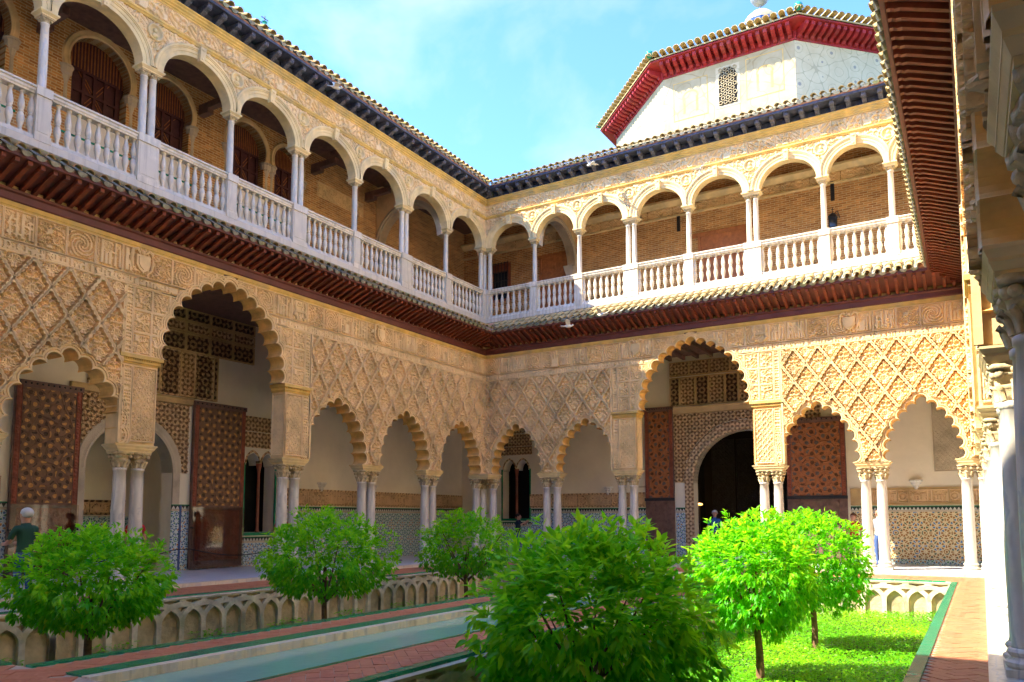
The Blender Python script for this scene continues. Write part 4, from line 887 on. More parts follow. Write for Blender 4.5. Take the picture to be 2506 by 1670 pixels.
# room beyond the doorway, with its lit lamp
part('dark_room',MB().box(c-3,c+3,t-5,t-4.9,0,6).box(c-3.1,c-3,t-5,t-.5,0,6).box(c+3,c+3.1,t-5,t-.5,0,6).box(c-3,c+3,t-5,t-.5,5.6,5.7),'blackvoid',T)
for k in range(5): clipped_panel('carved_panel',T,c-2.6+k*1.06,1.0,1.0,3.9,lattice_panel(1.0,3.9),.05,'ebony',[],t=t-4.88)
lamp=thing('wall_lamp','glowing orange lamp low inside the dark doorway','lamp',(6.62,5.6,2.05)); part('shade',MB().ball((0,0,0),.09,10,8,(1.6,1,.6)),'glow',lamp); part('bracket',MB().box(-.02,.02,-.02,.02,-2.05,-.05),'iron',lamp)
pll=bpy.data.lights.new('lamp_light','POINT'); pll.energy=5; pll.color=(1,.45,.12); pll.shadow_soft_size=.12; plo=bpy.data.objects.new('lamp_light',pll); COL.objects.link(plo); plo.location=(0,-.2,.25); plo.parent=lamp
# ---- right + near gallery inner walls, ceilings
T=thing('gallery_wall','plain inner wall of the right gallery','wall',*WR); part('wall',MB().box(-4,LY+D,-D-.5,-D,0,14.6),'plaster',T)
T=thing('gallery_wall','plain inner wall of the near gallery behind the viewpoint','wall',(0,-LY,0),0); part('wall',MB().box(-4,W+4,-D-.5,-D,0,14.6),'plaster',T)
b=MB()
for x0,x1,y0,y1 in ((-D-.4,-.01,-LY-D,D+.4),(W+.01,W+D+.4,-LY-D,D+.4),(-.01,W+.01,.01,D+.4),(-.01,W+.01,-LY-D,-LY-.01)): b.box(x0,x1,y0,y1,7.7,7.76)
struct('gallery_ceiling',b,'wood_dark')
b=MB()
for x0,x1,y0,y1 in ((-D-.4,-.01,-LY-D,D+.4),(W+.01,W+D+.4,-LY-D,D+.4),(-.01,W+.01,.01,D+.4),(-.01,W+.01,-LY-D,-LY-.01)): b.box(x0,x1,y0,y1,9.1,9.2)
struct('upper_gallery_floor',b,'marble_floor')
T=thing('ceiling_beams','dark timber beams under the far lower gallery ceiling','ceiling')
for k in range(30): ob('ceiling_beam',shared(lambda:0) if 0 else _PC.setdefault('cb',MB().box(-.05,.05,.02,D,7.56,7.699).mesh('ceiling_beam','wood_dark')),T,(.3+k*.54,0,0))
# ---- door leaves standing open against the gallery walls
def door_leaf(label,loc,rz,w,h,mat,fn,glass=True,group=None):
    T=thing('wooden_door',label,'door',loc,rz,group); part('leaf',MB().box(0,w,0,.09,.03,h),'wood_dark',T)
    hz=1.84 if glass else 2.25
    clip=gridmesh('inlaid_panel',np.linspace(0,w-.34,90),np.linspace(0,h-hz-.22,150),fn(*np.meshgrid(np.linspace(0,w-.34,90),np.linspace(0,h-hz-.22,150),indexing='ij'))*.022,0,mat); ob('inlaid_panel',clip,T,(.17,.092,hz+.04))
    for x in (.02,w-.15): ob('carved_stile',pmesh('ds%.2f'%h,.13,h-hz-.05,strip_panel(.13,h-hz),.018,'wood',cell=.02),T,(x,.092,hz))
    part('top_rail',MB().box(-.02,w+.02,-.0,.12,h-.13,h),'wood_dark',T); b=MB()
    for k in range(12): b.ball((w*(k+.5)/12,.12,h-.065),.028,6,4)
    part('nail_heads',b,'iron',T)
    if glass:
        ob('lower_panel',pmesh('dl%.2f'%w,w-.3,1.5,rect_panel(w-.3,1.5,2),.02,'wood',cell=.03),T,(.15,.092,.25)); part('glass_panel',MB().box(.0,w,.16,.172,.05,1.83),'glass',T)
        part('glass_clip',MB().box(-.01,.03,.09,.19,1.2,1.24).box(w-.03,w+.01,.09,.19,1.2,1.24),'iron',T)
    else:
        part('iron_rail',MB().box(-.02,w+.02,.09,.13,2.16,2.27),'iron',T); part('wicket',MB().box(.3,w-.35,.09,.105,.1,2.05).box(.26,.3,.09,.125,.1,2.1).box(w-.35,w-.31,.09,.125,.1,2.1).box(.26,w-.31,.09,.125,2.05,2.1),'wood_dark',T)
    return T
f8=lambda U,V:starlat(U,V,.36)
def star12(p):
    def f(U,V):
        H=np.zeros(U.shape)
        for cx,cy in ((0,0),(.5,.5)):
            u=((U/p-cx+.5)%1-.5)*p; v=((V/p-cy+.5)%1-.5)*p; r=np.hypot(u,v); th=np.arctan2(v,u); H=np.maximum(H,np.where(r<p*.36,np.exp(-(np.sin(6*th)*r/.022)**2)*(r>.03),0)); H=np.maximum(H,np.exp(-((r-p*.2*(1+.12*np.cos(12*th)))/.014)**2)); H=np.maximum(H,np.exp(-((r-p*.36)/.014)**2))
        return H
    return f
tl=-D+.06
door_leaf('tall inlaid door beside the white-haired man, glass over its foot',(tl,-13.72,0),-PI/2,1.62,4.86,'door_inlay',f8)
door_leaf('tall inlaid door with gold stars, standing right of the left portal',(tl,-8.52,0),-PI/2,1.86,4.97,'door_inlay',f8)
door_leaf('red-brown star lattice door left of the dark doorway',(6.33,D-.06,0),PI,1.15,5.78,'door_red',star12(.92),False)
door_leaf('red-brown star lattice door seen through the sunlit arch on the right',(12.42,D-.06,0),PI,1.95,5.0,'door_red',star12(1.0),False)
# ---- upper gallery walls
DU=3.4
T=thing('upper_gallery_wall','brick wall of the left upper gallery with dark lattice windows','wall',*WL); t=-DU
def horseshoe(sc,r,zc,n=22,al=.45):
    return [(sc-r*math.cos(-al+(PI+2*al)*i/n),zc+r*math.sin(-al+(PI+2*al)*i/n)) for i in range(n+1)]
wins=[(13.72,.84),(11.68,.76),(8.85,.74),(7.15,.62),(16.85,.87),(18.9,.8)]
ops=[]
for c,r in wins: o=horseshoe(c,r,13.45); ops.append((c-r*1.0,c+r*1.0,12.2,o))
b=MB(); x=-4
for lo,hi,zb,o in sorted(ops):
    b.box(x,lo,t-.4,t,9.2,14.9); b.box(lo,hi,t-.4,t,9.2,zb); k=o[0][0]
    b.prismy([(lo,zb),(lo,14.9),(hi,14.9),(hi,zb),(o[-1][0],zb)]+[p for p in reversed(o)]+[(o[0][0],zb)],t,t-.4); x=hi
b.box(x,LY,t-.4,t,9.2,14.9); part('wall',b,'brick',T)
for c,r in wins:
    o=horseshoe(c,r,13.45); b=MB(); b.loft([[(c+(x-c)*f,t+tt,13.45+(z-13.45)*f) for x,z in o] for f,tt in ((1,-.4),(1,.05),(1.06,.07),(1.1,.05),(1.2,.06),(1.24,.0))]); w=part('window_arch',b,'stucco_plain',T)
    for sg in (-1,1): part('window_column',MB().lathe([(.10,12.2),(.10,12.25),(.075,12.3),(.07,12.72),(.08,12.74),(.08,12.76),(.11,12.9),(.16,12.95),(.17,13.1),(.2,13.12),(.2,13.16)],10,(c+sg*(r+.06),t-.05,0)),'grey_stucco',T)
    part('sill',MB().box(c-r-.1,c+r+.1,t-.4,t+.10,12.1,12.2),'plaster',T); part('apron_panel',MB().box(c-r,c+r,t,t+.02,10.7,12.1),'plaster',T); part('green_listel',MB().box(c-r-.2,c+r+.2,t,t+.035,11.35,11.40),'green',T)
    fr=MB().box(c-r,c+r,t-.36,t-.32,12.2,14.3); part('shutter_back',fr,'shutter',T)
    lat=MB()
    for k in range(-16,17):
        for sg in (-1,1):
            x0=c+k*.09; z0=12.22; dz=1.15
            p0,p1=(x0,z0),(x0+sg*dz*.7,z0+dz)
            if abs(p0[0]-c)<.5 and abs(p1[0]-c)<.5: lat.prismy([(p0[0]-.012,p0[1]),(p0[0]+.012,p0[1]),(p1[0]+.012,p1[1]),(p1[0]-.012,p1[1])],t-.29,t-.305)
    for k in range(19): x0=c-r+.04+k*(2*r-.08)/18; lat.box(x0-.014,x0+.014,t-.315,t-.30,13.4,14.25)
    tag(part('lattice',lat,'wood_orange',T),kind='stuff')
    fr=MB()
    for x0 in (-.62,-.3,0,.3,.62): fr.box(c+x0-.04,c+x0+.04,t-.30,t-.25,12.2,13.42)
    for z0 in (12.22,12.8,13.38): fr.box(c-.66,c+.66,t-.30,t-.245,z0-.035,z0+.035)
    part('shutter_frame',fr,'shutter',T)
for y,l in ((6.0,1),(10.6,1),(15.3,1),(3.2,1)): part('ceiling_brace',MB().box(y-.09,y+.09,t,t+1.15,13.75,13.95).box(y-.1,y+.1,t,t+.45,13.62,13.75).box(y-.1,y+.1,t+.9,0-.3,14.0,14.2),'wood_dark',T)
clipped_panel('stucco_fragment',T,3.4,12.9,2.4,.55,frieze_fn(2.4,.55,2),.04,'stucco',[],t=t+.01)
T=thing('upper_gallery_wall','brick wall of the far upper gallery with panelled doors','wall',*WB); t=-DU
part('wall',MB().box(-.5,W+DU,t-.4,t,9.2,14.9),'brick',T)
part('stucco_cornice',MB().extr([(t,13.62),(t+.10,13.64),(t+.16,13.72),(t+.24,13.78),(t+.24,13.86),(t,13.88)],-.5,W+DU),'cream_arch',T); part('lower_moulding',MB().extr([(t,13.20),(t+.07,13.21),(t+.07,13.27),(t,13.28)],-.5,W+DU),'cream_arch',T)
for k in range(19): ob('frieze_panel',pmesh('uif',1.0,.33,lambda u,v:arab(u,v,.2,1),.06,'stucco',cell=.02),T,(-.4+k*1.02,t+.005,13.285))
def pdoor(T,c,w,z1,mat='wood_orange'):
    part('door_lintel',MB().box(c-w/2-.3,c+w/2+.3,t,t+.05,z1,z1+.16),mat,T); d=part('door',MB().box(c-w/2,c+w/2,t,t+.04,9.21,z1-.001),mat,T); part('door_frame',MB().box(c-w/2-.09,c-w/2,t,t+.07,9.21,z1).box(c+w/2,c+w/2+.09,t,t+.07,9.21,z1),mat,T)
    for sg in (-1,1):
        for z in (9.5,10.1,10.7,11.3,11.85):
            if z+.45<z1: ob('door_panel',_PC.setdefault('dp%.1f'%w,MB().frus(-w*.19,w*.19,0,.022,0,-w*.15,w*.15,0,.022,0).box(-w*.19,w*.19,0,.022,0,.42).box(-w*.12,w*.12,.022,.036,.06,.36).mesh('door_panel',mat)),T,(c+sg*w/4,t+.041,z))
pdoor(T,X(1.42),1.5,12.55); pdoor(T,X(8.45),1.7,12.2)
# grilled window by the corner
g=MB()
for k in range(6): g.tube([(X(-1.4)-.4+k*.16,t+.12,11.2),(X(-1.4)-.4+k*.16,t+.12,12.75)],.014,5)
for z in (11.5,11.9,12.3,12.7): g.box(X(-1.4)-.44,X(-1.4)+.44,t+.11,t+.13,z-.012,z+.012)
part('window_frame',MB().box(X(-1.4)-.5,X(-1.4)+.5,t,t+.05,11.0,12.7),'wood',T); part('window_pane',MB().box(X(-1.4)-.34,X(-1.4)+.34,t+.05,t+.06,11.1,12.3),'darkglass',T); part('window_grille',g,'iron',T)
b=MB()
for x0,x1,y0,y1 in ((-DU-.4,-.31,-LY-DU,DU+.4),(W+.31,W+DU+.4,-LY-DU,DU+.4)): b.box(x0,x1,y0,y1,14.45,14.6)
b.box(-.31,W+.31,.31,DU+.4,14.45,14.6); struct('upper_gallery_ceiling',b,'wood_dark')
b=MB().box(-.32,W,.301,.34,12.9,14.5); 
# diaphragm arches across the gallery corner
def diaphragm(label,loc,rz):
    T=thing('transverse_arch',label,'arch',loc,rz); o=round_top(-1.85,1.42,11.9); b=MB()
    b.prismy([(-DU,12.0),(-DU,14.4),(-.3,14.4),(-.3,12.0)]+[(x,z) for x,z in reversed(o) if z>=12.0],.16,-.16); part('arch_wall',b,'stucco',T)
    b=MB(); b.loft([[(-1.85+(x+1.85)*f,tt,11.9+(z-11.9)*f) for x,z in o] for f,tt in ((1.16,.155),(1.15,.20),(1.08,.21),(1.07,.18),(1.0,.19),(1.0,-.19),(1.07,-.18),(1.08,-.21),(1.15,-.2),(1.16,-.155))]); part('archivolt',b,'grey_stucco',T)
    part('corbel_capital',MB().frus(-DU+.0,-DU+.25,-.1,.1,11.3,-DU,-DU+.5,-.22,.22,11.9),'grey_stucco',T); return T
diaphragm('moulded stucco arch across the far gallery beside the corner',(2.15,0,0),-PI/2)
diaphragm('moulded stucco arch across the left gallery beside the corner',(0,-2.45,0),0)
# lanterns + small things on far upper wall
def sconce_pos(): pass
# ================================================================== tower
TC=(8.05,12.65); RI=6.64; T=thing('octagonal_tower','pale painted octagonal tower with a crimson bracketed eave','tower',(TC[0],TC[1],0))
sd=2*RI*math.tan(PI/8)
def face_frame(k): # returns object kwargs for face k (0=front -y)
    return k*PI/4
for k in range(8):
    a=k*PI/4; f=ob('tower_wall',MB().box(-sd/2,sd/2,-RI,-RI+.35,14,20.62).mesh('tower_wall','tower2' if k==1 else 'tower'),T,rot=(0,0,a))
    part('red_frieze',MB().add([(-sd/2-.05,-RI-.03,20.55),(sd/2+.05,-RI-.03,20.55),(sd/2+.1,-RI-.03,20.95),(-sd/2-.1,-RI-.03,20.95),(-sd/2-.05,-RI+.3,20.55),(sd/2+.05,-RI+.3,20.55),(sd/2+.1,-RI+.3,20.95),(-sd/2-.1,-RI+.3,20.95)],[(0,1,2,3),(7,6,5,4),(0,4,5,1),(3,2,6,7),(1,5,6,2),(0,3,7,4)]),'red',T,rot=(0,0,a))
    if k in (7,0,1):
        n=19
        for i in range(n):
            x=-sd/2+sd*(i+.5)/n
            ob('eave_bracket',_PC.setdefault('tb',MB().extr([(0,.0),(-.10,.02),(-.16,.10),(-.42,.16),(-.60,.26),(-.62,.40),(0,.40)],-.075,.075).mesh('eave_bracket','red')),T,(math.cos(a)*x-math.sin(a)*(-RI-.03),math.sin(a)*x+math.cos(a)*(-RI-.03),20.62),(0,0,a))
    ov=RI+.72; s2=2*ov*math.tan(PI/8)
    part('red_soffit',MB().add([(-sd/2,-RI,20.95),(sd/2,-RI,20.95),(s2/2,-ov,21.04),(-s2/2,-ov,21.04),(-sd/2,-RI,21.0),(sd/2,-RI,21.0),(s2/2,-ov,21.10),(-s2/2,-ov,21.10)],[(0,1,2,3),(7,6,5,4),(3,2,6,7),(0,4,5,1),(1,5,6,2),(0,3,7,4)]),'red',T,rot=(0,0,a))
    ov2=ov+.05; s3=2*ov2*math.tan(PI/8); part('roof_plane',MB().add([(-s3/2,-ov2,21.11),(s3/2,-ov2,21.11),(0,0,25.0),(-s3/2,-ov2,21.17),(s3/2,-ov2,21.17),(0,0,25.1)],[(0,2,1),(3,4,5),(0,1,4,3),(1,2,5,4),(2,0,3,5)]),'tile2',T,rot=(0,0,a))
    if k in (7,0,1):
        n=int(s3/.30)
        for i in range(n+1):
            x=-s3/2+s3*i/n
            ob('roof_tile',shared(TILE2),T,(math.cos(a)*x+math.sin(a)*(ov2-.1),math.sin(a)*x-math.cos(a)*(ov2-.1),21.27),(rad(180-28)*0+rad(-28)*0,0,a+PI),(1.35,1.2,1.35))
    b=MB().ball((0,0,0),.17,10,8); rr=ov2/math.cos(PI/8); 
    if k in (0,1,7): ob('glazed_knob',_PC.setdefault('gk',b.mesh('glazed_knob','green_glaze',True)),T,(rr*math.sin(a+PI/8),-rr*math.cos(a+PI/8),21.42)); ob('glazed_knob',_PC['gk'],T,(rr*math.sin(a-PI/8),-rr*math.cos(a-PI/8),21.42)) if k==7 else None
# pierced window and painted panels on the front face
wx=.05; o=pointed_top(wx,.42,19.9-.1,.45); fr=MB(); fr.loft([[(wx+(x-wx)*f,-RI+tt,z) for x,z in o] for f,tt in ((1,.1),(1,-.04),(1.15,-.04),(1.18,0))]); wnd=part('window',MB().box(wx-.5,wx+.5,-RI-.012,-RI-.004,18.55,20.35),'tower2',T)
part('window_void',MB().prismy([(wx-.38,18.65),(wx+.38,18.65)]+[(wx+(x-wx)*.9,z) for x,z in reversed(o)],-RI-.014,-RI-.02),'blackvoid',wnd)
g=MB()
for i in range(4):
    for j in range(9):
        x,z=wx-.30+i*.20+(.1 if j%2 else 0),18.75+j*.18
        if abs(x-wx)<.36: g.lathe([(.085,0),(.085,.03),(.06,.03),(.06,0)],8,(0,0,0),cap=False); q=len(g.v)-32; g.v[q:]=[(x+a,-RI-.03-c,z+b_) for a,b_,c in g.v[q:]]
part('pierced_screen',g,'tower',wnd)
def painted(x,z,w,h):
    p=part('painted_panel',MB().box(x-w/2,x+w/2,-RI-.006,-RI-.002,z,z+h),'tower',T); b=MB()
    for q in ((x-w/2,x+w/2,z,z+.03),(x-w/2,x+w/2,z+h-.03,z+h),(x-w/2,x-w/2+.03,z+.03,z+h-.03),(x+w/2-.03,x+w/2,z+.03,z+h-.03)): b.box(q[0],q[1],-RI-.012,-RI-.007,q[2],q[3])
    for sg in (-1,1): b.box(x+sg*.28-.05,x+sg*.28+.05,-RI-.012,-RI-.007,z+.25,z+h*.55)
    b.loft([[(x-.36*math.cos(PI*i/10)*f,-RI-.012,z+h*.55+.32*math.sin(PI*i/10)*f) for i in range(11)] for f in (1,.8)]); part('painted_arch',b,'ochre',p)
painted(-1.55,18.5,1.5,1.7); painted(1.55,18.6,1.5,1.75)
fin=thing('roof_finial','stone roof finial with a grey metal ball on top of the tower','finial',(TC[0],TC[1],24.9)); part('pedestal',MB().lathe([(.95,0),(.95,.35),(.75,.5),(.9,.9),(.75,1.35),(.45,1.65),(.2,1.8)],14),'tower',fin,True); part('blue_tile_band',MB().lathe([(.93,.85),(.93,1.0)],14,cap=False),'blue_tile',fin); part('rod',MB().tube([(0,0,1.7),(0,0,2.2)],.05,6),'lead',fin); part('ball',MB().ball((0,0,2.65),.5,14,10,(1,1,1.15)),'lead',fin,True)
# iron weather ornament on the left roof
o=thing('roof_ornament','small green metal cross ornament on the left roof edge','ornament',(.2,-11.35,14.7)); part('stem',MB().tube([(0,0,-.2),(0,0,.45)],.015,5).tube([(0,-.12,.38),(0,.12,.38)],.012,5),'iron',o); part('vase',MB().lathe([(.02,.0),(.09,.05),(.11,.16),(.05,.24),(.08,.28)],8),'green_glaze',o)
for sg in (-1,1): part('scroll',MB().tube([(0,0,.12),(0,.12*sg,.22),(0,.22*sg,.20),(0,.26*sg,.10)],.013,5),'iron',o)
# ================================================================== planting
def leaf_shape(L,w,bend):   # pointed folded leaf, root at origin along +x
    return np.array([(0,0,0),(L*.32,w*.42,w*.16-bend*.25),(L*.35,0,-bend*.3),(L*.32,-w*.42,w*.16-bend*.25),(L*.68,w*.34,w*.12-bend*.75),(L*.70,0,-bend*.8),(L*.68,-w*.34,w*.12-bend*.75),(L,0,-bend*1.6)]),[(0,2,1),(0,3,2),(1,2,5,4),(2,3,6,5),(4,5,7),(5,6,7)]
def leaves_mesh(name,pos,dirs,Ls,var,mat,wf=.42,seed=0):
    r=np.random.RandomState(seed); base,fc=leaf_shape(1,wf,.16); n=len(pos); k=len(base)
    d=dirs/np.linalg.norm(dirs,axis=1)[:,None]; up=np.tile([0,0,1.],(n,1))+r.normal(0,.45,(n,3)); sd_=np.cross(up,d); sd_/=np.linalg.norm(sd_,axis=1)[:,None]+1e-9; nn=np.cross(d,sd_)
    V=pos[:,None,:]+Ls[:,None,None]*(base[None,:,0:1]*d[:,None,:]+base[None,:,1:2]*sd_[:,None,:]+base[None,:,2:3]*nn[:,None,:])
    F=[]; 
    for q in fc: F.append(q)
    faces=[]; offs=np.arange(n)*k
    tri=[q for q in fc if len(q)==3]; quad=[q for q in fc if len(q)==4]
    allf=[]
    for q in tri: allf+= (offs[:,None]+np.array(q)[None]).tolist()
    for q in quad: allf+= (offs[:,None]+np.array(q)[None]).tolist()
    me=bpy.data.meshes.new(name); me.from_pydata(V.reshape(-1,3).tolist(),[],allf); me.materials.append(MAT[mat])
    at=me.attributes.new('var','FLOAT','POINT'); at.data.foreach_set('value',np.repeat(var,k).astype(np.float32)); me.polygons.foreach_set('use_smooth',[True]*len(me.polygons)); me.update(); return me
def leaf_single(L,v):
    key='lf%.3f%.1f'%(L,v)
    if key not in _PC: _PC[key]=leaves_mesh('leaf',np.array([[0,0,0.]]),np.array([[1,0,-.1]]),np.array([L]),np.array([v]),'leaf',.42,3)
    return _PC[key]
def orange_tree(label,x,y,zc,rx,rz_up,rz_dn,ntw,Lf,seed,nleaf=0,lean=(0,0),fruit=0,skirt=.35):
    r=np.random.RandomState(seed); T=thing('orange_tree',label,'tree',(x,y,ZG),0,'clipped orange trees in the sunken beds')
    h=zc-ZG; b=MB(); top=Vector((lean[0],lean[1],h-.1)); b.tube([(0,0,-.1),(lean[0]*.2+.01,lean[1]*.2,h*.3),(lean[0]*.6-.015,lean[1]*.6,h*.6),tuple(top)],[.070,.058,.052,.034],9)
    lim=[]
    for k in range(9):
        a=k*2*PI/9+r.uniform(-.3,.3); q=r.uniform(.45,.8); e=Vector((math.cos(a)*rx*q,math.sin(a)*rx*q,h+r.uniform(-.2,.5)*rz_up)); s0=Vector((lean[0]*.8,lean[1]*.8,h*(.52+.04*(k%3)))); m_=(s0+e)/2+Vector((0,0,-.05)); b.tube([s0,m_,e],[.03,.02,.007],6); lim.append(e)
    part('trunk',b,'bark',T,True)
    # twig clusters spread through an uneven dome
    P=[];Dv=[];Ls=[];Vr=[]
    bl=[(r.uniform(-.75,.75),r.uniform(-.75,.75),r.uniform(-.3,.75),r.uniform(.35,.6)) for _ in range(16)]
    cnt=0; tries=0
    while cnt<ntw and tries<ntw*30:
        tries+=1; v=r.normal(0,1,3); v/=np.linalg.norm(v); q=r.uniform(.25,1)**.38; a=math.atan2(v[1],v[0])
        bump=1+.10*math.sin(3*a+seed)+.09*math.sin(5*a+2*seed+v[2]*3)+.09*math.sin(8*a+v[2]*9+seed)
        p=np.array([v[0]*rx*bump,v[1]*rx*bump,v[2]*(rz_up if v[2]>0 else rz_dn)*(1+.08*math.sin(4*a+seed))])*q
        if v[2]<-.5 and math.hypot(p[0],p[1])<rx*skirt and r.rand()<.75: continue
        if r.rand()<.18*(math.sin(7*p[0]+seed)*math.sin(6*p[1])*math.sin(7*p[2])>.1)*4: continue
        cnt+=1; out=p/np.array([rx,rx,rz_up]); out=out/(np.linalg.norm(out)+1e-6); c=p+np.array([lean[0],lean[1],h]); nl=r.randint(5,9)
        if r.rand()<.08 and v[2]>.0: c=c+out*r.uniform(.04,.18)
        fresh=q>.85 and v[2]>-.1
        for i in range(nl):
            an=2*PI*i/nl+r.uniform(-.4,.4); tv=np.array([math.cos(an),math.sin(an),0]); d=out*.75+tv*.75+np.array([0,0,.12 if v[2]>.2 else -.5])+r.normal(0,.2,3)
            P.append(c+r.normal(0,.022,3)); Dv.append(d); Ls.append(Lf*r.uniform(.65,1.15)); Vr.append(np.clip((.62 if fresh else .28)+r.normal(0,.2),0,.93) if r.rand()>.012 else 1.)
    P=np.array(P);Dv=np.array(Dv);Ls=np.array(Ls);Vr=np.array(Vr)
    cam_=np.array([16.3,-24.9,1.5])-np.array([x,y,ZG]); 
    if nleaf:
        sc_=((P-np.array([lean[0],lean[1],h]))@(cam_/np.linalg.norm(cam_))); idx=np.argsort(-sc_)[:nleaf*3]; idx=r.choice(idx,nleaf,False)
        for i in idx:
            d=Vector(Dv[i]).normalized(); ob('leaf',leaf_single(round(Lf*1.1,3),round(float(np.clip(Vr[i],.1,.9))*4)/4),T,tuple(P[i]+Dv[i]/np.linalg.norm(Dv[i])*.02),d.to_track_quat('X','Z').to_euler())
        keep=np.ones(len(P),bool); keep[idx]=False; P,Dv,Ls,Vr=P[keep],Dv[keep],Ls[keep],Vr[keep]
    cr_=tag(ob('crown',leaves_mesh('crown',P,Dv,Ls,Vr,'leaf',.42,seed),T),kind='stuff')
    for i in range(fruit):
        a=r.uniform(0,2*PI); part('orange_fruit',MB().ball((lean[0]+math.cos(a)*rx*.85,lean[1]+math.sin(a)*rx*.85,h-rz_dn*.55+r.uniform(-.1,.2)),.042,10,8),'orange',T,True)
    return T
orange_tree('shaded orange tree at the left edge with a wide drooping crown',5.0,-18.25,.50,1.08,.86,.62,1500,.115,3,120,(.05,0))
orange_tree('round shaded orange tree in the middle of the left bed',4.9,-13.36,.62,1.28,1.05,.72,1700,.105,5,60)
orange_tree('farthest orange tree of the left bed, compact and round',4.8,-8.2,.66,1.22,1.05,.72,1500,.10,8)
orange_tree('big orange tree in the foreground, filling the lower centre',12.52,-17.05,.22,1.22,1.24,1.25,2000,.150,13,300,(0,0),0,.2)
orange_tree('sunlit yellow-green orange tree on the right lawn, nearer one',13.27,-12.55,.62,.96,.93,.95,1750,.115,17,120,(-.05,.05))
orange_tree('sunlit orange tree farther back on the right lawn, bearing an orange',13.42,-8.88,.62,1.0,1.02,.95,1650,.105,21,60,(.0,0),4)
# ground cover: one mass of tiny leaves
n=110000; x=RS.uniform(BRx[0]+.05,BRx[1]-.04,n); y=RS.uniform(BY[0]+.05,BY[1]-.04,n); dist=np.hypot(x-16.3,y+24.9); k=RS.rand(n)<np.clip(11/dist,.35,1)
x,y=x[k],y[k]; n=len(x); zz=ZG+.03+.07*(np.sin(x*2.1+.5)*np.sin(y*1.7)+1)*.5+.10*np.clip((y+5)/3,0,1)+RS.uniform(0,.09,n)
an=RS.uniform(0,2*PI,n); Dv=np.stack([np.cos(an),np.sin(an),RS.uniform(.1,.9,n)],1); P=np.stack([x,y,zz],1)
vr=np.clip(.45+.25*np.sin(x*1.3+y*.9)+RS.normal(0,.2,n),0,.93)
gc=tag(ob('ground_cover',leaves_mesh('ground_cover',P,Dv,RS.uniform(.028,.058,n),vr,'lawn',.8,4)),kind='stuff')
n=2600; y=RS.uniform(BY[0],BY[1],n); P=np.stack([BLx[0]+.08+RS.uniform(0,.3,n)*RS.rand(n),y,ZG+.02+RS.uniform(0,.25,n)*(np.sin(y*3)>.1)],1); an=RS.uniform(0,2*PI,n); tag(ob('creeping_weeds',leaves_mesh('creeping_weeds',P,np.stack([np.cos(an),np.sin(an),RS.uniform(-.2,.8,n)],1),RS.uniform(.04,.09,n),RS.uniform(.2,.8,n),'lawn',.6,6)),kind='stuff')
# ================================================================== small things
def m_sc():
    b=MB().lathe([(.05,-.28),(.09,-.20),(.085,-.16),(.14,-.10),(.135,-.06),(.19,-.02),(.19,.03)],12,mod=lambda a,z:1+.08*math.cos(8*a),a0=0,a1=PI); return b.mesh('wall_bracket','white')
def bracket(label,loc,rz): return tag(ob('wall_bracket',shared(m_sc),None,loc,(0,0,rz)),label,'bracket','white stucco wall brackets')
bracket('white wall bracket seen through the left side arch nearest the tall arch',(-D,-5.05,2.72),-PI/2)
bracket('white wall bracket seen through the second side arch from the corner',(-D,-2.35,2.72),-PI/2)
bracket('white wall bracket near the inner corner of the galleries',(-D,.95,2.72),-PI/2)
bracket('white wall bracket on the far wall left of the tall arch',(3.55,D,2.72),PI)
bracket('white wall bracket on the far wall seen through the rightmost sunlit arch',(14.5,D,2.72),PI)
def vent(label,loc,rz): 
    T=thing('wall_vent',label,'vent',loc,rz); part('plate',MB().box(-.17,.17,0,.03,-.05,.05),'plaster',T); part('slot',MB().box(-.14,.14,.03,.034,-.03,.03),'grey_stucco',T)
vent('small pale wall plate left of the far doorway column pair',(5.0,D,2.72),PI); vent('small pale wall plate beside the left gallery bracket',(-D,-6.35,2.68),-PI/2)
def stanchion(label,x,y):
    T=thing('barrier_post',label,'post',(x,y,0)); part('pole',MB().lathe([(.02,.02),(.02,.95),(.03,.96),(.03,1.0)],8),'lead',T); part('foot',MB().lathe([(.16,0),(.16,.015),(.03,.03)],12),'iron',T)
stanchion('slim grey barrier post on the left gallery floor beside the column pair',-1.6,-3.2)
T=thing('barrier_rope','thin dark rope hanging low before the left door','rope',(0,0,0)); part('rope',MB().tube([(-3.2,-14.6+k*.45,.62-.25*math.sin(PI*(k%9)/8)) for k in range(0,19)],.014,5),'iron',T)
# lantern and small fittings on the far upper wall
T=thing('wall_lantern','small black iron lantern on the far upper brick wall','lantern',(12.35,3.2,11.75)); b=MB()
for sx in (-1,1):
    for sy in (-1,1): b.box(sx*.11-.012,sx*.11+.012,sy*.11-.012,sy*.11+.012,-.2,.2)
b.box(-.13,.13,-.13,.13,-.22,-.19).frus(-.14,.14,-.14,.14,.2,-.03,.03,-.03,.03,.34); part('cage',b,'iron',T); part('finial',MB().tube([(0,0,.34),(0,0,.55)],.012,5).tube([(-.06,0,.47),(.06,0,.47)],.01,5),'iron',T); part('arm',MB().tube([(0,0,.3),(.16,.05,.4),(.2,.2,.2)],.014,5),'iron',T); part('panes',MB().box(-.1,.1,-.1,.1,-.19,.19),'darkglass',T)
tag(part('iron_bar',MB().box(-.06,.06,0,.05,-.35,.35),'iron',None,loc=(12.35,3.34,12.95)),'black vertical iron plate above the lantern on the brick','bar')
tag(part('iron_bar',MB().box(-.06,.06,0,.05,-.3,.3),'iron',None,loc=(6.75,3.34,12.9)),'black iron plate high on the brick between the far doors','bar')
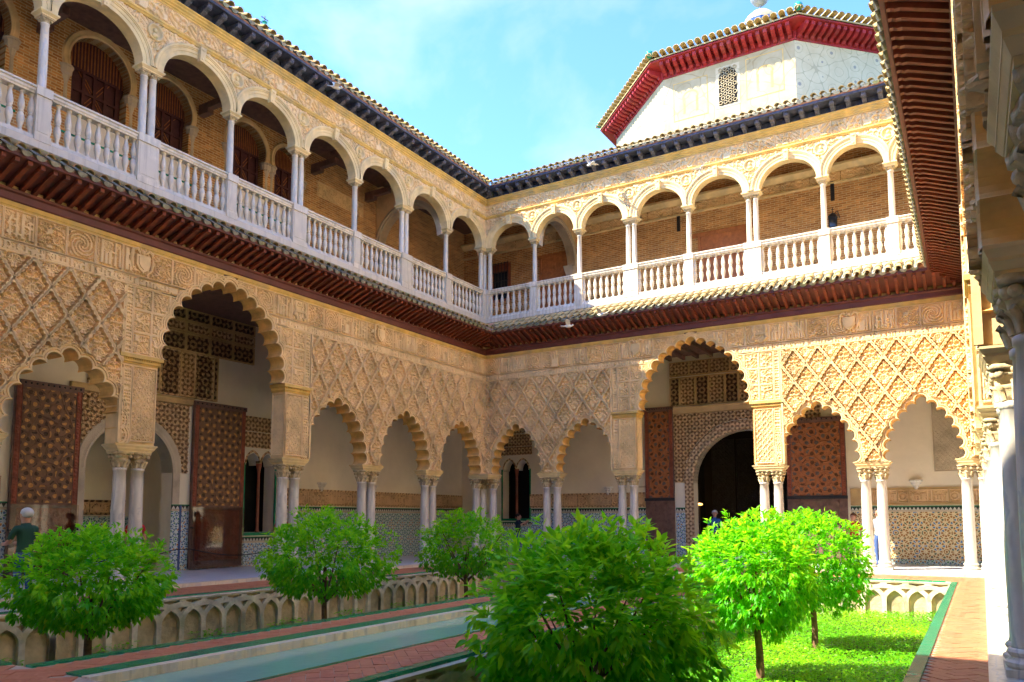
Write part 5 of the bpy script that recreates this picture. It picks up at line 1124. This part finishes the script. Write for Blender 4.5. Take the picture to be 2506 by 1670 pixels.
# pigeons in flight
def bird(label,loc,rz,roll,sc=1):
    T=thing('pigeon',label,'bird',loc,rz,'white pigeons flying before the eaves'); T.rotation_euler=(roll,0,rz); T.scale=(sc,)*3
    part('body',MB().ball((0,0,0),.07,10,8,(2.0,.8,.8)).ball((.15,0,.03),.035,8,6).frus(-.26,-.10,-.05,.05,-.01,-.26,-.10,-.03,.03,.012),'white',T,True)
    for sg in (-1,1): part('wing',MB().add([(.07,.03*sg,.03),(-.07,.03*sg,.03),(.06,.2*sg,.11),(-.09,.18*sg,.10),(-.06,.33*sg,.13),(.07,.03*sg,.045),(-.07,.03*sg,.04),(.06,.2*sg,.122),(-.09,.18*sg,.108),(-.06,.33*sg,.135)],[(0,1,3,2),(2,3,4),(5,7,8,6),(7,9,8),(0,2,7,5),(1,6,8,3),(2,4,9,7),(3,8,9,4),(0,5,6,1)]),'white',T)
bird('white pigeon flying under the left roof eave',(.8,-9.2,14.0),1.0,.5); bird('pale pigeon flying under the far roof eave',(5.0,-.9,14.0),2.6,.3); bird('white pigeon gliding below the far lower eave, right one',(5.7,-1.6,8.3),2.8,.2); bird('white pigeon gliding below the far lower eave, left one',(4.4,-1.5,8.1),.4,-.2); bird('white pigeon before the fifth far upper arch',(8.9,-.6,13.0),2.0,-.5)
# ================================================================== people
def person(label,loc,rz,h,top,bottom,hair,pose='stand',group='visitors'):
    k=h/1.75; J={'pel':(0,0,.95),'wst':(0,.0,1.08),'chs':(0,.0,1.30),'nck':(0,.01,1.48),'hdb':(0,.02,1.56),'hd':(0,.035,1.66),'hdt':(0,.02,1.74)}
    for s_,n_ in ((-1,'l'),(1,'r')):
        J['hip'+n_]=(.095*s_,0,.90); J['kn'+n_]=(.11*s_,.02,.50); J['an'+n_]=(.11*s_,-.02,.09); J['to'+n_]=(.125*s_,.14,.035)
        J['sh'+n_]=(.19*s_,0,1.42); J['el'+n_]=(.25*s_,-.02,1.14); J['wr'+n_]=(.25*s_,.08,.90); J['ha'+n_]=(.245*s_,.11,.82)
    if pose=='reach': J['ell']=(-.24,.12,1.15); J['wrl']=(-.14,.36,1.12); J['hal']=(-.10,.45,1.12); J['elr']=(.24,.12,1.15); J['wrr']=(.14,.36,1.13); J['har']=(.10,.45,1.13)
    if pose=='photo':
        for s_,n_ in ((-1,'l'),(1,'r')): J['el'+n_]=(.24*s_,.2,1.30); J['wr'+n_]=(.12*s_,.40,1.44); J['ha'+n_]=(.06*s_,.46,1.50)
    Rr={'pel':.155,'wst':.135,'chs':.165,'nck':.06,'hdb':.075,'hd':.105,'hdt':.07,'hipl':.10,'hipr':.10,'knl':.062,'knr':.062,'anl':.042,'anr':.042,'tol':.036,'tor':.036,'shl':.07,'shr':.07,'ell':.045,'elr':.045,'wrl':.032,'wrr':.032,'hal':.038,'har':.038}
    names=list(J); ix={n_:i for i,n_ in enumerate(names)}; ed=[('pel','wst'),('wst','chs'),('chs','nck'),('nck','hdb'),('hdb','hd'),('hd','hdt')]
    for n_ in 'lr': ed+=[('pel','hip'+n_),('hip'+n_,'kn'+n_),('kn'+n_,'an'+n_),('an'+n_,'to'+n_),('chs','sh'+n_),('sh'+n_,'el'+n_),('el'+n_,'wr'+n_),('wr'+n_,'ha'+n_)]
    me=bpy.data.meshes.new('skel'); me.from_pydata([tuple(c*k for c in J[n_]) for n_ in names],[(ix[a],ix[b_]) for a,b_ in ed],[]); o=bpy.data.objects.new('skel',me); COL.objects.link(o)
    md=o.modifiers.new('s','SKIN'); 
    for i,n_ in enumerate(names): me.skin_vertices[0].data[i].radius=(Rr[n_]*k*(1.15 if n_ in('pel','wst','chs') else 1),Rr[n_]*k*(.72 if n_ in('pel','wst','chs') else 1)); me.skin_vertices[0].data[i].use_root=(n_=='pel')
    sb=o.modifiers.new('d','SUBSURF'); sb.levels=2; sb.render_levels=2; dg=bpy.context.evaluated_depsgraph_get(); m2=bpy.data.meshes.new_from_object(o.evaluated_get(dg)); bpy.data.objects.remove(o)
    m2.name='body'; m2.materials.clear()
    for q in (top,bottom,'skin','cloth_dark'): m2.materials.append(MAT[q])
    for p_ in m2.polygons:
        c=p_.center/k; z=c.z; arm=abs(c.x)>.2 or c.y>.18
        p_.material_index=0
        if z<.97 and not (arm and abs(c.x)>.19 and z>.78): p_.material_index=1
        if z>1.50 or (arm and z<1.2 and abs(c.x)>.19 and z>.78) or (c.y>.2 and z>.8): p_.material_index=2
        if z<.07: p_.material_index=3
        p_.use_smooth=True
    T=thing('person',label,'person',loc,rz,group); ob('body',m2,T)
    part('hair',MB().ball((0,-.005*k,1.685*k),.108*k,12,8,(.98,1.05,.92)),hair,T,True)
    f=MB()
    for s_ in (-1,1): f.ball((.036*s_*k,.118*k,1.655*k),.012*k,6,5); f.ball((.1*s_*k,.02*k,1.645*k),.022*k,6,5,(.5,.8,1.3))
    f.frus(-.012*k,.012*k,.115*k,.15*k,1.61*k,-.006*k,.006*k,.11*k,.125*k,1.65*k); f.box(-.025*k,.025*k,.105*k,.122*k,1.582*k,1.59*k); part('face',f,'skin',T)
    return T
person('white-haired man in a dark green shirt leaning forward by the left door',(1.55,-17.45,-.08),rad(100),1.74,'cloth_green','denim','hair_white','reach')
person('visitor in a red shirt behind the left column pair',(-1.9,-13.1,0),rad(40),1.62,'cloth_red','cloth_dark','hair_red')
person('visitor in red behind the column pair right of the tall left arch',(-1.4,-8.75,0),rad(60),1.68,'cloth_red','denim','hair_dark')
person('dark-clothed woman raising a phone near the twin window',(.3,2.0,0),rad(-80),1.66,'cloth_dark','denim','hair_dark','photo')
person('man in a blue shirt in the dark doorway',(7.62,4.3,0),rad(190),1.78,'cloth_blue','khaki','hair_white')
person('visitor in dark blue at the right edge of the dark doorway',(9.15,4.2,0),rad(170),1.74,'cloth_dark','denim','hair_dark')
person('man in a pale grey shirt and blue shorts behind the sunlit column pair',(13.55,1.7,0),rad(150),1.78,'cloth_grey','denim','hair_dark')
person('auburn-haired visitor before the sunlit lattice door',(12.75,2.2,0),rad(160),1.64,'cloth_red','cloth_dark','hair_red')
